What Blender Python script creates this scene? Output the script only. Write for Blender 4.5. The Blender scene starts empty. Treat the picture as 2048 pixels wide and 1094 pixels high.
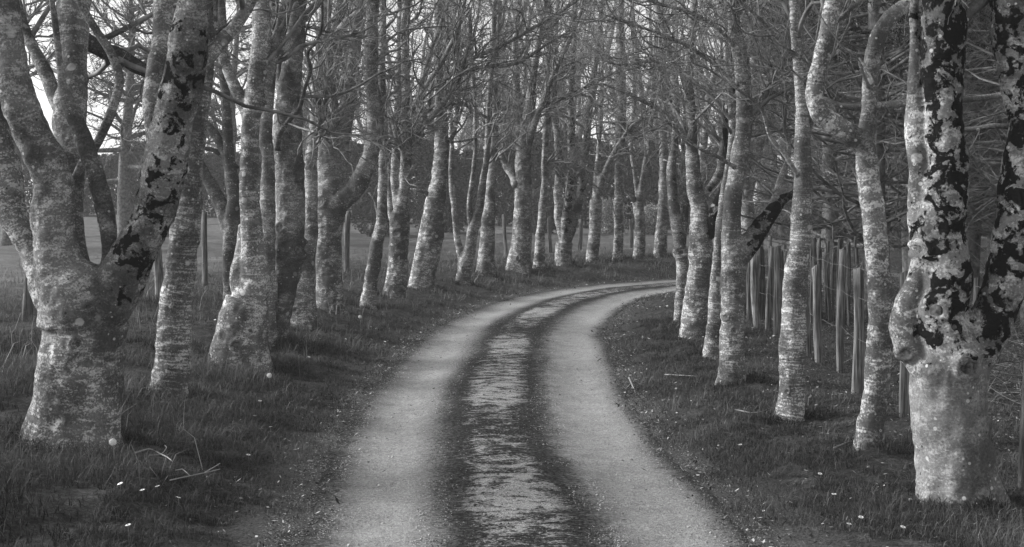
import bpy, math, random
import numpy as np
from mathutils import Vector, Matrix

random.seed(7)
RS = np.random.RandomState(11)
scene = bpy.context.scene
COL = scene.collection

# ---------------------------------------------------------------- camera model
F = 2844.0          # focal length in photo pixels (50 mm on 36 mm)
CX, HY, H = 1024.0, 400.0, 1.8


def P(px, py, d):
    """a point at depth d metres that the photo shows at pixel (px, py)"""
    return np.array([(px - CX) * d / F, d, H - (py - HY) * d / F])


# ---------------------------------------------------------------- object helpers
def tag(o, label=None, cat=None, group=None, kind=None):
    if label: o['label'] = label
    if cat: o['category'] = cat
    if group: o['group'] = group
    if kind: o['kind'] = kind
    return o


def empty(name, loc=(0, 0, 0)):
    o = bpy.data.objects.new(name, None)
    o.empty_display_size = 0.2
    o.location = loc
    COL.objects.link(o)
    return o


def np_mesh(name, verts, quads=None, tris=None, smooth=True, attrs=None):
    me = bpy.data.meshes.new(name)
    verts = np.asarray(verts, np.float32)
    me.vertices.add(len(verts))
    me.vertices.foreach_set('co', verts.ravel())
    li, ls, lt = [], [], []
    n = 0
    if quads is not None and len(quads):
        q = np.asarray(quads, np.int32)
        li.append(q.ravel()); ls.append(np.arange(len(q)) * 4 + n); n += q.size
        lt.append(np.full(len(q), 4))
    if tris is not None and len(tris):
        t = np.asarray(tris, np.int32)
        li.append(t.ravel()); ls.append(np.arange(len(t)) * 3 + n); n += t.size
        lt.append(np.full(len(t), 3))
    li = np.concatenate(li).astype(np.int32); ls = np.concatenate(ls).astype(np.int32)
    me.loops.add(len(li)); me.loops.foreach_set('vertex_index', li)
    me.polygons.add(len(ls)); me.polygons.foreach_set('loop_start', ls)
    me.update(calc_edges=True)
    if smooth:
        me.polygons.foreach_set('use_smooth', np.ones(len(ls), bool))
    if attrs:
        for k, a in attrs.items():
            at = me.attributes.new(k, 'FLOAT', 'POINT')
            at.data.foreach_set('value', np.asarray(a, np.float32))
    return me


def link(name, me, mat=None, parent=None):
    o = bpy.data.objects.new(name, me)
    COL.objects.link(o)
    if mat is not None and not me.materials:
        me.materials.append(mat)
    if parent is not None:
        o.parent = parent
    return o


class Bag:
    """collects pieces of ONE mesh"""
    def __init__(s):
        s.v, s.q, s.t, s.a, s.n = [], [], [], {}, 0

    def add(s, v, q=None, t=None, **at):
        v = np.asarray(v, np.float32).reshape(-1, 3)
        if q is not None and len(q): s.q.append(np.asarray(q).reshape(-1, 4) + s.n)
        if t is not None and len(t): s.t.append(np.asarray(t).reshape(-1, 3) + s.n)
        for k, a in at.items():
            s.a.setdefault(k, []).append(np.broadcast_to(np.asarray(a, np.float32), (len(v),)))
        s.v.append(v); s.n += len(v)

    def build(s, name, mat=None, parent=None, smooth=True):
        me = s.mesh(name, smooth)
        return link(name, me, mat, parent)

    def mesh(s, name, smooth=True):
        return np_mesh(name, np.concatenate(s.v), np.concatenate(s.q) if s.q else None,
                       np.concatenate(s.t) if s.t else None, smooth,
                       {k: np.concatenate(a) for k, a in s.a.items()})


# ---------------------------------------------------------------- noise
def hash3(i, j, k):
    h = (i * 374761393 + j * 668265263 + k * 1274126177) & 0xffffffff
    h = ((h ^ (h >> 13)) * 1274126177) & 0xffffffff
    return ((h ^ (h >> 16)) & 0xffff) / 65535.0


def vnoise(p):
    p = np.asarray(p, np.float64)
    f = np.floor(p).astype(np.int64)
    w = p - f
    w = w * w * (3 - 2 * w)
    r = 0
    for dx in (0, 1):
        for dy in (0, 1):
            for dz in (0, 1):
                c = (w[..., 0] if dx else 1 - w[..., 0]) * (w[..., 1] if dy else 1 - w[..., 1]) * \
                    (w[..., 2] if dz else 1 - w[..., 2])
                r = r + c * hash3(f[..., 0] + dx, f[..., 1] + dy, f[..., 2] + dz)
    return r * 2 - 1


def fbm(p, o=3):
    r, a = 0, 1.0
    for k in range(o):
        r = r + a * vnoise(np.asarray(p) * 2 ** k + 17.3 * k); a *= .5
    return r


# ---------------------------------------------------------------- the track and the ground
CTRL = np.array([(0.30, -8), (0.10, 2), (0.05, 7.4), (-.10, 10.2), (-.15, 12.8), (-.05, 17), (.17, 20.5), (.98, 25.2),
                 (2.35, 28.7), (4.3, 31.0), (7.2, 32.8), (11.5, 34.4), (18, 36), (30, 38), (55, 41)], float)


def catmull(p, n):
    p = np.asarray(p, float)
    q = np.vstack([2 * p[0] - p[1], p, 2 * p[-1] - p[-2]])
    out = []
    for i in range(1, len(q) - 2):
        t = np.linspace(0, 1, n, endpoint=False)[:, None]
        a, b, c, d = q[i - 1], q[i], q[i + 1], q[i + 2]
        out.append(.5 * (2 * b + (c - a) * t + (2 * a - 5 * b + 4 * c - d) * t ** 2 + (-a + 3 * b - 3 * c + d) * t ** 3))
    out.append(p[-1:])
    return np.vstack(out)


RC = catmull(CTRL, 24)
RT = np.gradient(RC, axis=0); RT /= np.linalg.norm(RT, axis=1)[:, None]
RSLEN = np.concatenate([[0], np.cumsum(np.linalg.norm(np.diff(RC, axis=0), axis=1))])
HALF = 1.28


def road_side(x, y):
    """signed distance from the track's centre line (negative on the field side)"""
    x = np.asarray(x, float).ravel(); y = np.asarray(y, float).ravel()
    out = np.empty(len(x))
    for s in range(0, len(x), 20000):
        X, Y = x[s:s + 20000, None], y[s:s + 20000, None]
        d2 = (X - RC[None, :, 0]) ** 2 + (Y - RC[None, :, 1]) ** 2
        i = d2.argmin(1)
        dx = X[:, 0] - RC[i, 0]; dy = Y[:, 0] - RC[i, 1]
        out[s:s + 20000] = np.abs(np.sqrt(d2[np.arange(len(i)), i])) * np.sign(RT[i, 1] * dx - RT[i, 0] * dy + 1e-9)
    return out


def sstep(a, b, x):
    t = np.clip((x - a) / (b - a), 0, 1)
    return t * t * (3 - 2 * t)


def ground_z(x, y, u=None, fine=True):
    x = np.asarray(x, float); y = np.asarray(y, float)
    sh = x.shape
    x = x.ravel(); y = y.ravel()
    if u is None: u = road_side(x, y)
    off = np.abs(u) - HALF
    left = u < 0
    z = np.where(left, .27 * sstep(0, 2.6, off), .10 * sstep(0, 1.2, off) + .05 * sstep(1, 4, off))
    z = z + np.where(left, .85 * sstep(6, 48, off), .25 * sstep(8, 40, off))
    z = z + .05 * sstep(-.1, .7, off)
    if fine:
        q = np.stack([x, y, 0 * x], -1)
        z = z + sstep(-.1, .6, off) * (.05 * fbm(q * 1.3, 3) + .028 * fbm(q * 5 + 9, 3))
    z = z - .05 * (1 - sstep(-.36, -.17, off))
    return z.reshape(sh)


def gz(x, y):
    return float(ground_z(np.array([x]), np.array([y]))[0])


def base_point(px, py):
    """the ground point shown at (px, py)"""
    d = np.geomspace(4, 160, 900)
    x = (px - CX) * d / F
    z = ground_z(x, d)
    v = HY + F * (H - z) / d
    i = np.argmax(v <= py)
    return float(x[i]), float(d[i]), float(z[i])


# ---------------------------------------------------------------- materials
def new_mat(name):
    m = bpy.data.materials.new(name)
    m.use_nodes = True
    nt = m.node_tree
    nt.nodes.clear()
    out = nt.nodes.new('ShaderNodeOutputMaterial')
    b = nt.nodes.new('ShaderNodeBsdfPrincipled')
    b.inputs['Roughness'].default_value = .9
    b.inputs['Specular IOR Level'].default_value = .06
    nt.links.new(b.outputs[0], out.inputs[0])
    return m, NT(nt), b


class NT:
    """small shorthand for node trees"""
    def __init__(s, nt): s.nt = nt

    def n(s, typ, **kw):
        nd = s.nt.nodes.new('ShaderNode' + typ)
        for k, v in kw.items():
            if k in nd.inputs:
                i = nd.inputs[k]
                if hasattr(v, 'is_output') or isinstance(v, bpy.types.NodeSocket): s.nt.links.new(v, i)
                else: i.default_value = v
            else:
                setattr(nd, k, v)
        return nd

    def link(s, a, b): s.nt.links.new(a, b)

    def setin(s, nd, i, v):
        if isinstance(v, bpy.types.NodeSocket): s.nt.links.new(v, nd.inputs[i])
        else: nd.inputs[i].default_value = v

    def math(s, op, a, b=0.0, c=None, clamp=False):
        nd = s.nt.nodes.new('ShaderNodeMath'); nd.operation = op; nd.use_clamp = clamp
        s.setin(nd, 0, a); s.setin(nd, 1, b)
        if c is not None: s.setin(nd, 2, c)
        return nd.outputs[0]

    def mapr(s, v, a, b, c=0., d=1., smooth=False):
        nd = s.nt.nodes.new('ShaderNodeMapRange')
        if smooth: nd.interpolation_type = 'SMOOTHSTEP'
        for i, x in enumerate((v, a, b, c, d)): s.setin(nd, i, x)
        return nd.outputs[0]

    def vmul(s, v, k):
        nd = s.nt.nodes.new('ShaderNodeVectorMath'); nd.operation = 'MULTIPLY'
        s.setin(nd, 0, v); nd.inputs[1].default_value = k
        return nd.outputs[0]

    def vadd(s, v, w):
        nd = s.nt.nodes.new('ShaderNodeVectorMath'); nd.operation = 'ADD'
        s.setin(nd, 0, v); s.setin(nd, 1, w)
        return nd.outputs[0]

    def noise(s, vec, scale, detail=3, rough=.55, dist=0):
        nd = s.nt.nodes.new('ShaderNodeTexNoise')
        s.setin(nd, 'Vector', vec)
        nd.inputs['Scale'].default_value = scale; nd.inputs['Detail'].default_value = detail
        nd.inputs['Roughness'].default_value = rough; nd.inputs['Distortion'].default_value = dist
        return nd.outputs['Fac']

    def attr(s, name):
        nd = s.nt.nodes.new('ShaderNodeAttribute'); nd.attribute_name = name
        return nd.outputs['Fac']

    def mixf(s, f, a, b):
        nd = s.nt.nodes.new('ShaderNodeMix'); nd.data_type = 'FLOAT'
        s.setin(nd, 0, f); s.setin(nd, 2, a); s.setin(nd, 3, b)
        return nd.outputs[0]

    def bump(s, h, strength, dist, prev=None):
        nd = s.nt.nodes.new('ShaderNodeBump')
        nd.inputs['Strength'].default_value = strength; nd.inputs['Distance'].default_value = dist
        s.link(h, nd.inputs['Height'])
        if prev is not None: s.link(prev, nd.inputs['Normal'])
        return nd.outputs[0]


def bark_material(name, pale, mid, dark):
    m, t, b = new_mat(name)
    tc = t.n('TexCoord'); oi = t.n('ObjectInfo')
    co = t.vadd(tc.outputs['Object'], t.vmul(t.n('CombineXYZ', X=oi.outputs['Random'], Y=oi.outputs['Random'],
                                                     Z=oi.outputs['Random']).outputs[0], (37, 53, 71)))
    sep = t.n('SeparateXYZ'); t.link(co, sep.inputs[0])
    along = t.attr('along')
    st = t.n('CombineXYZ', X=t.math('MULTIPLY', sep.outputs[0], 5.5), Y=t.math('MULTIPLY', sep.outputs[1], 5.5),
             Z=t.math('MULTIPLY', along, 62.)).outputs[0]
    streak = t.noise(st, 1., 6, .72)
    st2 = t.n('CombineXYZ', X=t.math('MULTIPLY', sep.outputs[0], 14), Y=t.math('MULTIPLY', sep.outputs[1], 14),
              Z=t.math('MULTIPLY', along, 75.)).outputs[0]
    streak2 = t.noise(st2, 1., 3, .6)
    fine = t.noise(co, 70, 5, .75)
    blotch = t.noise(co, 2.6, 5, .6, .4)
    blotch2 = t.noise(t.n('CombineXYZ', X=sep.outputs[0], Y=sep.outputs[1], Z=t.math('MULTIPLY', sep.outputs[2], 1.9)).outputs[0], 8.5, 6, .68, .5)
    # bark tone: mid with paler crust in patches and fine dark lenticel lines
    v = t.mixf(t.mapr(blotch, .38, .66, smooth=True), dark, mid)
    lines = t.attr('lines')
    sw = t.mapr(lines, 0., 1., .10, .42)
    crust = t.math('ADD', t.math('ADD', t.math('MULTIPLY', streak, sw), t.math('MULTIPLY', blotch2, t.math('SUBTRACT', .68, sw))), t.math('MULTIPLY', fine, .32))
    crust = t.math('MULTIPLY', t.mapr(crust, .485, .565, smooth=True), t.mapr(blotch, .38, .60, .12, 1., smooth=True))
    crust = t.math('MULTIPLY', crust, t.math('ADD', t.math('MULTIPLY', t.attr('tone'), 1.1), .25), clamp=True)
    v = t.mixf(crust, v, pale)
    v = t.mixf(t.math('MULTIPLY', t.mapr(streak2, .56, .68, smooth=True), t.mapr(lines, 0., 1., .12, .55)), v, t.math('MULTIPLY', dark, .55))
    v = t.math('MULTIPLY', v, t.mapr(fine, .28, .72, .55, 1.45))
    # round pale lichens
    vo = t.n('TexVoronoi'); t.link(t.vadd(co, t.vmul(t.n('CombineXYZ', X=fine, Y=fine, Z=fine).outputs[0], (.03, .03, .03))), vo.inputs['Vector'])
    vo.inputs['Scale'].default_value = 9.; vo.inputs['Randomness'].default_value = 1.
    vs = t.n('SeparateColor'); t.link(vo.outputs['Color'], vs.inputs[0])
    rad = t.mapr(vs.outputs[0], .55, 1., .0, .33)
    lich = t.math('MULTIPLY', t.mapr(t.math('SUBTRACT', rad, vo.outputs['Distance']), .0, .06), t.mapr(vs.outputs[1], .2, 1., .1, .85))
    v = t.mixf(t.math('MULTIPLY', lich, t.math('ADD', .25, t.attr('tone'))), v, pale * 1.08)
    vo2 = t.n('TexVoronoi'); t.link(co, vo2.inputs['Vector']); vo2.inputs['Scale'].default_value = 30.
    vs2 = t.n('SeparateColor'); t.link(vo2.outputs['Color'], vs2.inputs[0])
    sp = t.math('MULTIPLY', t.mapr(t.math('SUBTRACT', t.mapr(vs2.outputs[0], .72, 1., 0., .38), vo2.outputs['Distance']), 0., .08), .8)
    v = t.mixf(sp, v, pale)
    dk = t.math('MULTIPLY', t.mapr(t.math('SUBTRACT', t.mapr(vs2.outputs[1], .86, 1., 0., .3), vo2.outputs['Distance']), 0., .08), .8)
    v = t.mixf(dk, v, dark * .35)
    # black moss and algae plates with a crisp lobed edge
    mn = t.math('ADD', t.math('MULTIPLY', t.noise(co, 8.6, 3, .55, .7), .68), t.math('MULTIPLY', t.noise(co, 34, 6, .7), .32))
    thr = t.mapr(t.attr('moss'), 0., 1., .86, .40)
    moss = t.mapr(t.math('SUBTRACT', mn, thr), 0., .03, smooth=True)
    v = t.mixf(moss, v, t.math('MULTIPLY', .006, t.mapr(fine, .2, .8, .3, 2.0)))
    v = t.math('MULTIPLY', v, t.mapr(oi.outputs['Random'], 0., 1., .78, 1.22))
    col = t.n('CombineColor', Red=v, Green=v, Blue=v)
    t.link(col.outputs[0], b.inputs['Base Color'])
    nb = t.bump(streak, .55, .012)
    nb = t.bump(fine, .5, .006, nb)
    nb = t.bump(lich, .4, .006, nb)
    nb = t.bump(moss, .8, .012, nb)
    t.link(nb, b.inputs['Normal'])
    return m


def simple_bark(name, a, c, scale=8.):
    m, t, b = new_mat(name)
    tc = t.n('TexCoord'); oi = t.n('ObjectInfo')
    n1 = t.noise(tc.outputs['Object'], scale, 4, .6)
    n2 = t.noise(tc.outputs['Object'], scale * .22, 2)
    v = t.mixf(t.mapr(n1, .36, .66), a, c)
    v = t.math('MULTIPLY', v, t.mapr(n2, .3, .7, .75, 1.25))
    v = t.math('MULTIPLY', v, t.mapr(oi.outputs['Random'], 0., 1., .85, 1.15))
    t.link(t.n('CombineColor', Red=v, Green=v, Blue=v).outputs[0], b.inputs['Base Color'])
    t.link(t.bump(n1, .4, .01), b.inputs['Normal'])
    return m


def attr_mat(name, a, c, attr='rnd', rough=.8, transl=0.):
    m, t, b = new_mat(name)
    v = t.mixf(t.attr(attr), a, c)
    b.inputs['Roughness'].default_value = rough
    cc = t.n('CombineColor', Red=v, Green=v, Blue=v).outputs[0]
    t.link(cc, b.inputs['Base Color'])
    if transl:
        tr = t.n('BsdfTranslucent'); t.link(cc, tr.inputs[0])
        mx = t.n('MixShader'); mx.inputs[0].default_value = transl
        t.link(b.outputs[0], mx.inputs[1]); t.link(tr.outputs[0], mx.inputs[2])
        o = [n for n in t.nt.nodes if n.type == 'OUTPUT_MATERIAL'][0]
        t.link(mx.outputs[0], o.inputs[0])
    return m


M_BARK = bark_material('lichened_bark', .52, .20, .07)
M_DARKBARK = bark_material('dark_bark', .30, .085, .04)
M_TWIG = simple_bark('twig_bark', .08, .26)
M_DEADTWIG = simple_bark('dead_conifer_twig', .06, .22)
M_CONTRUNK = simple_bark('plantation_bark', .07, .20, 14.)
M_NEEDLE = attr_mat('needles', .012, .04)
M_LEAF = attr_mat('hedge_leaves', .03, .12, transl=.2)
M_BLOSSOM = attr_mat('pale_blossom', .10, .70)
M_GRASS = attr_mat('verge_grass', .008, .19, transl=.2)
M_PALEGRASS = attr_mat('dry_moss_and_grass', .12, .60, transl=.1)
M_LITTER = attr_mat('dead_leaves', .03, .60)
M_BRAMBLE = attr_mat('bramble_stems', .04, .26)


def wood_material():
    m, t, b = new_mat('weathered_post_wood')
    tc = t.n('TexCoord'); oi = t.n('ObjectInfo')
    co = t.vadd(tc.outputs['Object'], t.vmul(t.n('CombineXYZ', X=oi.outputs['Random'], Y=oi.outputs['Random'],
                                                     Z=oi.outputs['Random']).outputs[0], (31, 47, 5)))
    g = t.noise(t.vmul(co, (55, 55, 2.2)), 1., 4, .6)
    n2 = t.noise(co, 5, 3)
    v = t.mixf(t.mapr(g, .40, .60), .07, .30)
    v = t.math('MULTIPLY', v, t.mapr(n2, .3, .7, .65, 1.3))
    v = t.math('MULTIPLY', v, t.attr('tone'))
    t.link(t.n('CombineColor', Red=v, Green=v, Blue=v).outputs[0], b.inputs['Base Color'])
    t.link(t.bump(g, .6, .01), b.inputs['Normal'])
    return m


M_WOOD = wood_material()


def flat_mat(name, v, rough=.6, metal=0.):
    m, t, b = new_mat(name)
    tc = t.n('TexCoord')
    n1 = t.noise(tc.outputs['Object'], 30, 3)
    x = t.math('MULTIPLY', v, t.mapr(n1, .3, .7, .8, 1.2))
    t.link(t.n('CombineColor', Red=x, Green=x, Blue=x).outputs[0], b.inputs['Base Color'])
    b.inputs['Roughness'].default_value = rough; b.inputs['Metallic'].default_value = metal
    return m


M_WIRE = flat_mat('galvanised_wire', .25, .5, .6)
M_PETAL = flat_mat('white_petals', .8)
M_FLUFF = flat_mat('seed_fluff', .7)
M_STEM = flat_mat('flower_stem', .16)
M_DEADWOOD = flat_mat('bleached_twig', .28)
M_SCAR = simple_bark('callus_bark', .035, .17, 30.)


def ground_material():
    m, t, b = new_mat('verge_soil_and_turf')
    g = t.n('NewGeometry'); po = g.outputs['Position']
    u = t.attr('side')      # signed metres beyond the track edge
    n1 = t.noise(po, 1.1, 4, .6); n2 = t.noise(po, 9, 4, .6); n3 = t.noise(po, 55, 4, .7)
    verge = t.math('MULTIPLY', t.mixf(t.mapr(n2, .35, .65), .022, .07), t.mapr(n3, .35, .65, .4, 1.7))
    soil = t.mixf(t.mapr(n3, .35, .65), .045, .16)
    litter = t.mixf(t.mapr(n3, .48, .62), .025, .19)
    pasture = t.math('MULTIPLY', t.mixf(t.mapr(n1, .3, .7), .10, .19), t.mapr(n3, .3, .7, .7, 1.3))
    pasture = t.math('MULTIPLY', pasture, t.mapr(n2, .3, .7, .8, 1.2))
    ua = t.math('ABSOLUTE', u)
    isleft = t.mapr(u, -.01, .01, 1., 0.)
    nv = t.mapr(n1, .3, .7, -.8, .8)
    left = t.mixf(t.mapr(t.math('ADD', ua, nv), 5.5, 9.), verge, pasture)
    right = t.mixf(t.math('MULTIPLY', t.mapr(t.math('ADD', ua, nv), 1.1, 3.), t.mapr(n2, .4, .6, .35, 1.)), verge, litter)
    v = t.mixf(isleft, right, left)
    v = t.mixf(t.mapr(t.math('ADD', ua, t.mapr(n2, .3, .7, -.12, .12)), .0, .35), soil, v)
    t.link(t.n('CombineColor', Red=v, Green=v, Blue=v).outputs[0], b.inputs['Base Color'])
    nb = t.bump(n3, .7, .03)
    t.link(t.bump(n2, .5, .05, nb), b.inputs['Normal'])
    return m


def track_material():
    m, t, b = new_mat('gravel_track')
    g = t.n('NewGeometry'); po = g.outputs['Position']
    u = t.attr('across'); s = t.attr('run')
    nlow = t.noise(t.n('CombineXYZ', X=t.math('MULTIPLY', u, 1.6), Y=t.math('MULTIPLY', s, .35)).outputs[0], 1., 3)
    nmid = t.noise(po, 4.5, 4, .6); nf = t.noise(po, 38, 5, .72); nff = t.noise(po, 130, 3, .7)
    uw = t.math('ADD', u, t.math('MULTIPLY', t.math('SUBTRACT', nlow, .5), .28))
    uw = t.math('ADD', uw, t.math('MULTIPLY', t.math('SUBTRACT', nmid, .5), .16))
    def band(c, w, soft):
        return t.mapr(t.math('ABSOLUTE', t.math('SUBTRACT', uw, c)), w + soft, w - soft * .3, smooth=True)
    wheel = t.math('MAXIMUM', band(-.76, .17, .36), band(.80, .20, .34))
    pale = t.mixf(t.mapr(nf, .3, .7), .24, .52)
    grit = t.mixf(t.mapr(nf, .42, .66), .014, .085)
    v = t.mixf(t.math('MULTIPLY', wheel, t.mapr(t.math('ADD', nf, t.math('MULTIPLY', wheel, .5)), .45, .78)), grit, pale)
    # dry moss in patches along the crown
    mo = t.math('ADD', t.math('MULTIPLY', t.math('SUBTRACT', nf, .5), .55), t.noise(t.n('CombineXYZ', X=t.math('MULTIPLY', u, 5.), Y=t.math('MULTIPLY', s, 6.5)).outputs[0], 1., 6, .72, .6))
    cen = t.mapr(t.math('ABSOLUTE', t.math('SUBTRACT', u, .0)), .44, .14, smooth=True)
    runmod = t.noise(t.n('CombineXYZ', X=0., Y=t.math('MULTIPLY', s, .33)).outputs[0], 1., 2)
    mossy = t.mapr(t.math('ADD', t.math('ADD', t.math('MULTIPLY', cen, .26), mo), t.math('MULTIPLY', t.math('SUBTRACT', runmod, .5), .6)), .675, .86, smooth=True)
    v = t.mixf(t.math('MULTIPLY', mossy, t.math('MULTIPLY', cen, .95)), v, t.mixf(t.mapr(nff, .3, .7), .20, .64))
    # dirt and leaf mould along the edges
    ed = t.mapr(t.math('ADD', t.math('ABSOLUTE', u), t.math('MULTIPLY', t.math('ADD', t.math('SUBTRACT', nmid, .5), t.math('SUBTRACT', nlow, .5)), .8)), 1.04, 1.34, smooth=True)
    v = t.mixf(ed, v, t.mixf(t.mapr(nf, .4, .6), .03, .14))
    v = t.math('MULTIPLY', v, t.mapr(nff, .3, .7, .45, 1.55))
    v = t.math('MULTIPLY', v, t.mapr(nmid, .3, .7, .86, 1.14))
    t.link(t.n('CombineColor', Red=v, Green=v, Blue=v).outputs[0], b.inputs['Base Color'])
    nb = t.bump(nff, 1., .012)
    nb = t.bump(nf, 1., .022, nb)
    t.link(t.bump(nmid, .35, .03, nb), b.inputs['Normal'])
    return m


# ---------------------------------------------------------------- the setting: ground and track
def build_ground():
    nx, ny = 420, 420
    u = np.linspace(-1, 1, nx); v = np.linspace(0, 1, ny)
    xs = 220 * np.sinh(5.2 * u) / np.sinh(5.2)
    ys = -14 + 300 * (np.exp(3.6 * v) - 1) / (np.exp(3.6) - 1)
    X, Y = np.meshgrid(xs, ys)
    s = road_side(X.ravel(), Y.ravel())
    Z = ground_z(X.ravel(), Y.ravel(), s)
    i = np.arange(ny - 1)[:, None] * nx + np.arange(nx - 1)[None, :]
    q = np.stack([i, i + 1, i + nx + 1, i + nx], -1).reshape(-1, 4)
    side = np.sign(s) * np.maximum(np.abs(s) - HALF, 0)
    me = np_mesh('ground', np.stack([X.ravel(), Y.ravel(), Z], -1), q, attrs={'side': side})
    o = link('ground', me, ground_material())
    tag(o, kind='structure')


def build_track():
    keep = RC[:, 1] > -6
    c, tg, sl = RC[keep], RT[keep], RSLEN[keep]
    c2 = catmull(c[::2], 5)
    tg = np.gradient(c2, axis=0); tg /= np.linalg.norm(tg, axis=1)[:, None]
    sl = np.concatenate([[0], np.cumsum(np.linalg.norm(np.diff(c2, axis=0), axis=1))])
    us = np.linspace(-1.42, 1.42, 45)
    nr = np.stack([tg[:, 1], -tg[:, 0]], -1)
    X = c2[:, None, 0] + nr[:, None, 0] * us; Y = c2[:, None, 1] + nr[:, None, 1] * us
    U = np.broadcast_to(us, X.shape); S = np.broadcast_to(sl[:, None], X.shape)
    Z = .004 - .028 * np.exp(-((np.abs(U) - .79) / .24) ** 2) + .012 * np.exp(-(U / .3) ** 2)
    Z = Z + .008 * fbm(np.stack([X, Y, 0 * X], -1) * 3., 3)
    Z = Z + .012 - (.050 + .03 * fbm(np.stack([X * 2.5, Y * 2.5, 0 * X + 7], -1), 3)) * sstep(1.12, 1.40, np.abs(U))
    n, k = X.shape
    i = np.arange(n - 1)[:, None] * k + np.arange(k - 1)[None, :]
    q = np.stack([i, i + 1, i + k + 1, i + k], -1).reshape(-1, 4)
    me = np_mesh('gravel_track', np.stack([X.ravel(), Y.ravel(), Z.ravel()], -1), q,
                 attrs={'across': U.ravel(), 'run': S.ravel()})
    tag(link('gravel_track', me, track_material()), kind='structure')


build_ground()
build_track()


# ---------------------------------------------------------------- tubes
def batch_tubes(pts, rad, sides):
    """N polylines of K points -> one set of quads"""
    pts = np.asarray(pts, float); rad = np.asarray(rad, float)
    N, K, _ = pts.shape
    tg = np.gradient(pts, axis=1)
    tg /= np.linalg.norm(tg, axis=2, keepdims=True) + 1e-9
    ref = np.cross(tg[:, 0], np.array([.31, .77, .55])); ref /= np.linalg.norm(ref, axis=1, keepdims=True) + 1e-9
    a = ref[:, None] - (ref[:, None] * tg).sum(2, keepdims=True) * tg
    a /= np.linalg.norm(a, axis=2, keepdims=True) + 1e-9
    b = np.cross(tg, a)
    th = np.linspace(0, 2 * np.pi, sides, endpoint=False)
    v = pts[:, :, None] + rad[:, :, None, None] * (a[:, :, None] * np.cos(th)[:, None] + b[:, :, None] * np.sin(th)[:, None])
    idx = np.arange(N * K * sides).reshape(N, K, sides)
    j = np.roll(idx, -1, axis=2)
    q = np.stack([idx[:, :-1], j[:, :-1], j[:, 1:], idx[:, 1:]], -1).reshape(-1, 4)
    return v.reshape(-1, 3), q


def long_tube(pts, rad, sides, cap=True):
    v, q = batch_tubes(pts[None], rad[None], sides)
    K = len(pts)
    t = []
    if cap:
        v = np.vstack([v, pts[0], pts[-1]])
        c0, c1 = len(v) - 2, len(v) - 1
        for i in range(sides):
            j = (i + 1) % sides
            t.append((c0, j, i)); t.append((c1, (K - 1) * sides + i, (K - 1) * sides + j))
    return v, q, np.array(t).reshape(-1, 3)


def spawn(par, prad, count, rng, lmin, lmax, ang=(.5, 1.1), up=.25, bias=None, K=6, tmin=.15, rscale=.55, rmax=.03, wig=.12, tip=.25, zmin=None):
    """children polylines of the polylines `par` (N,K,3): direction = parent's tangent turned by ang, drifting upwards"""
    N, KP, _ = par.shape
    pi = rng.randint(0, N, count)
    t = rng.uniform(tmin, .97, count) * (KP - 1)
    i = np.minimum(t.astype(int), KP - 2); f = (t - i)[:, None]
    p0 = par[pi, i] * (1 - f) + par[pi, i + 1] * f
    r0 = prad[pi, i] * (1 - f[:, 0]) + prad[pi, i + 1] * f[:, 0]
    if zmin is not None:
        k = p0[:, 2] > zmin
        p0, r0, pi, i, t = p0[k], r0[k], pi[k], i[k], t[k]
        count = len(p0)
        if count == 0: return np.zeros((0, K, 3)), np.zeros((0, K))
    tg = par[pi, i + 1] - par[pi, i]; tg /= np.linalg.norm(tg, axis=1, keepdims=True) + 1e-9
    rd = rng.normal(size=(count, 3))
    if bias is not None: rd = rd + np.asarray(bias)
    rd -= (rd * tg).sum(1, keepdims=True) * tg
    rd /= np.linalg.norm(rd, axis=1, keepdims=True) + 1e-9
    an = rng.uniform(ang[0], ang[1], count)[:, None]
    d = tg * np.cos(an) + rd * np.sin(an)
    L = rng.uniform(lmin, lmax, count) * (1.1 - .5 * t / (KP - 1))
    pts = np.empty((count, K, 3)); pts[:, 0] = p0
    for k in range(1, K):
        d = d + np.array([0, 0, up / K]) + rng.normal(size=(count, 3)) * wig
        d /= np.linalg.norm(d, axis=1, keepdims=True)
        pts[:, k] = pts[:, k - 1] + d * (L / (K - 1))[:, None]
    rb = np.minimum(r0 * rscale, rmax)
    rad = rb[:, None] * np.linspace(1, tip, K)
    return pts, np.maximum(rad, .0016)


def resample(polys, K):
    """list of (pts, rad) -> (N,K,3),(N,K)"""
    P_, R_ = [], []
    for p, r in polys:
        s = np.concatenate([[0], np.cumsum(np.linalg.norm(np.diff(p, axis=0), axis=1))])
        q = np.linspace(0, s[-1], K)
        P_.append(np.stack([np.interp(q, s, p[:, i]) for i in range(3)], -1)); R_.append(np.interp(q, s, r))
    return np.array(P_), np.array(R_)


def crown_bag(stems, rng, dens, zmin, bias, scale=1., top=1.):
    par, pr = resample(stems, 24)
    bag = Bag()
    n1 = max(4, int(.62 * dens * len(stems)))
    a, ar = spawn(par, pr, n1, rng, .8 * scale, 2.3 * scale, (.35, 1.15), .42, bias, 11, .05, .5, .024 * scale, .27, .22, zmin)
    if len(a) == 0: return bag
    v, q = batch_tubes(a, ar, 5); bag.add(v, q)
    b, br = spawn(a, ar, len(a) * 6, rng, .3 * scale, .95 * scale, (.5, 1.25), .25, None, 8, .12, .6, .009 * scale, .30, .3)
    v, q = batch_tubes(b, br, 3); bag.add(v, q)
    c, cr = spawn(b, br, len(b) * 4, rng, .10 * scale, .38 * scale, (.5, 1.2), .2, None, 5, .1, .6, .0038 * scale, .32, .45)
    v, q = batch_tubes(c, cr, 3); bag.add(v, q)
    return bag


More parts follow.
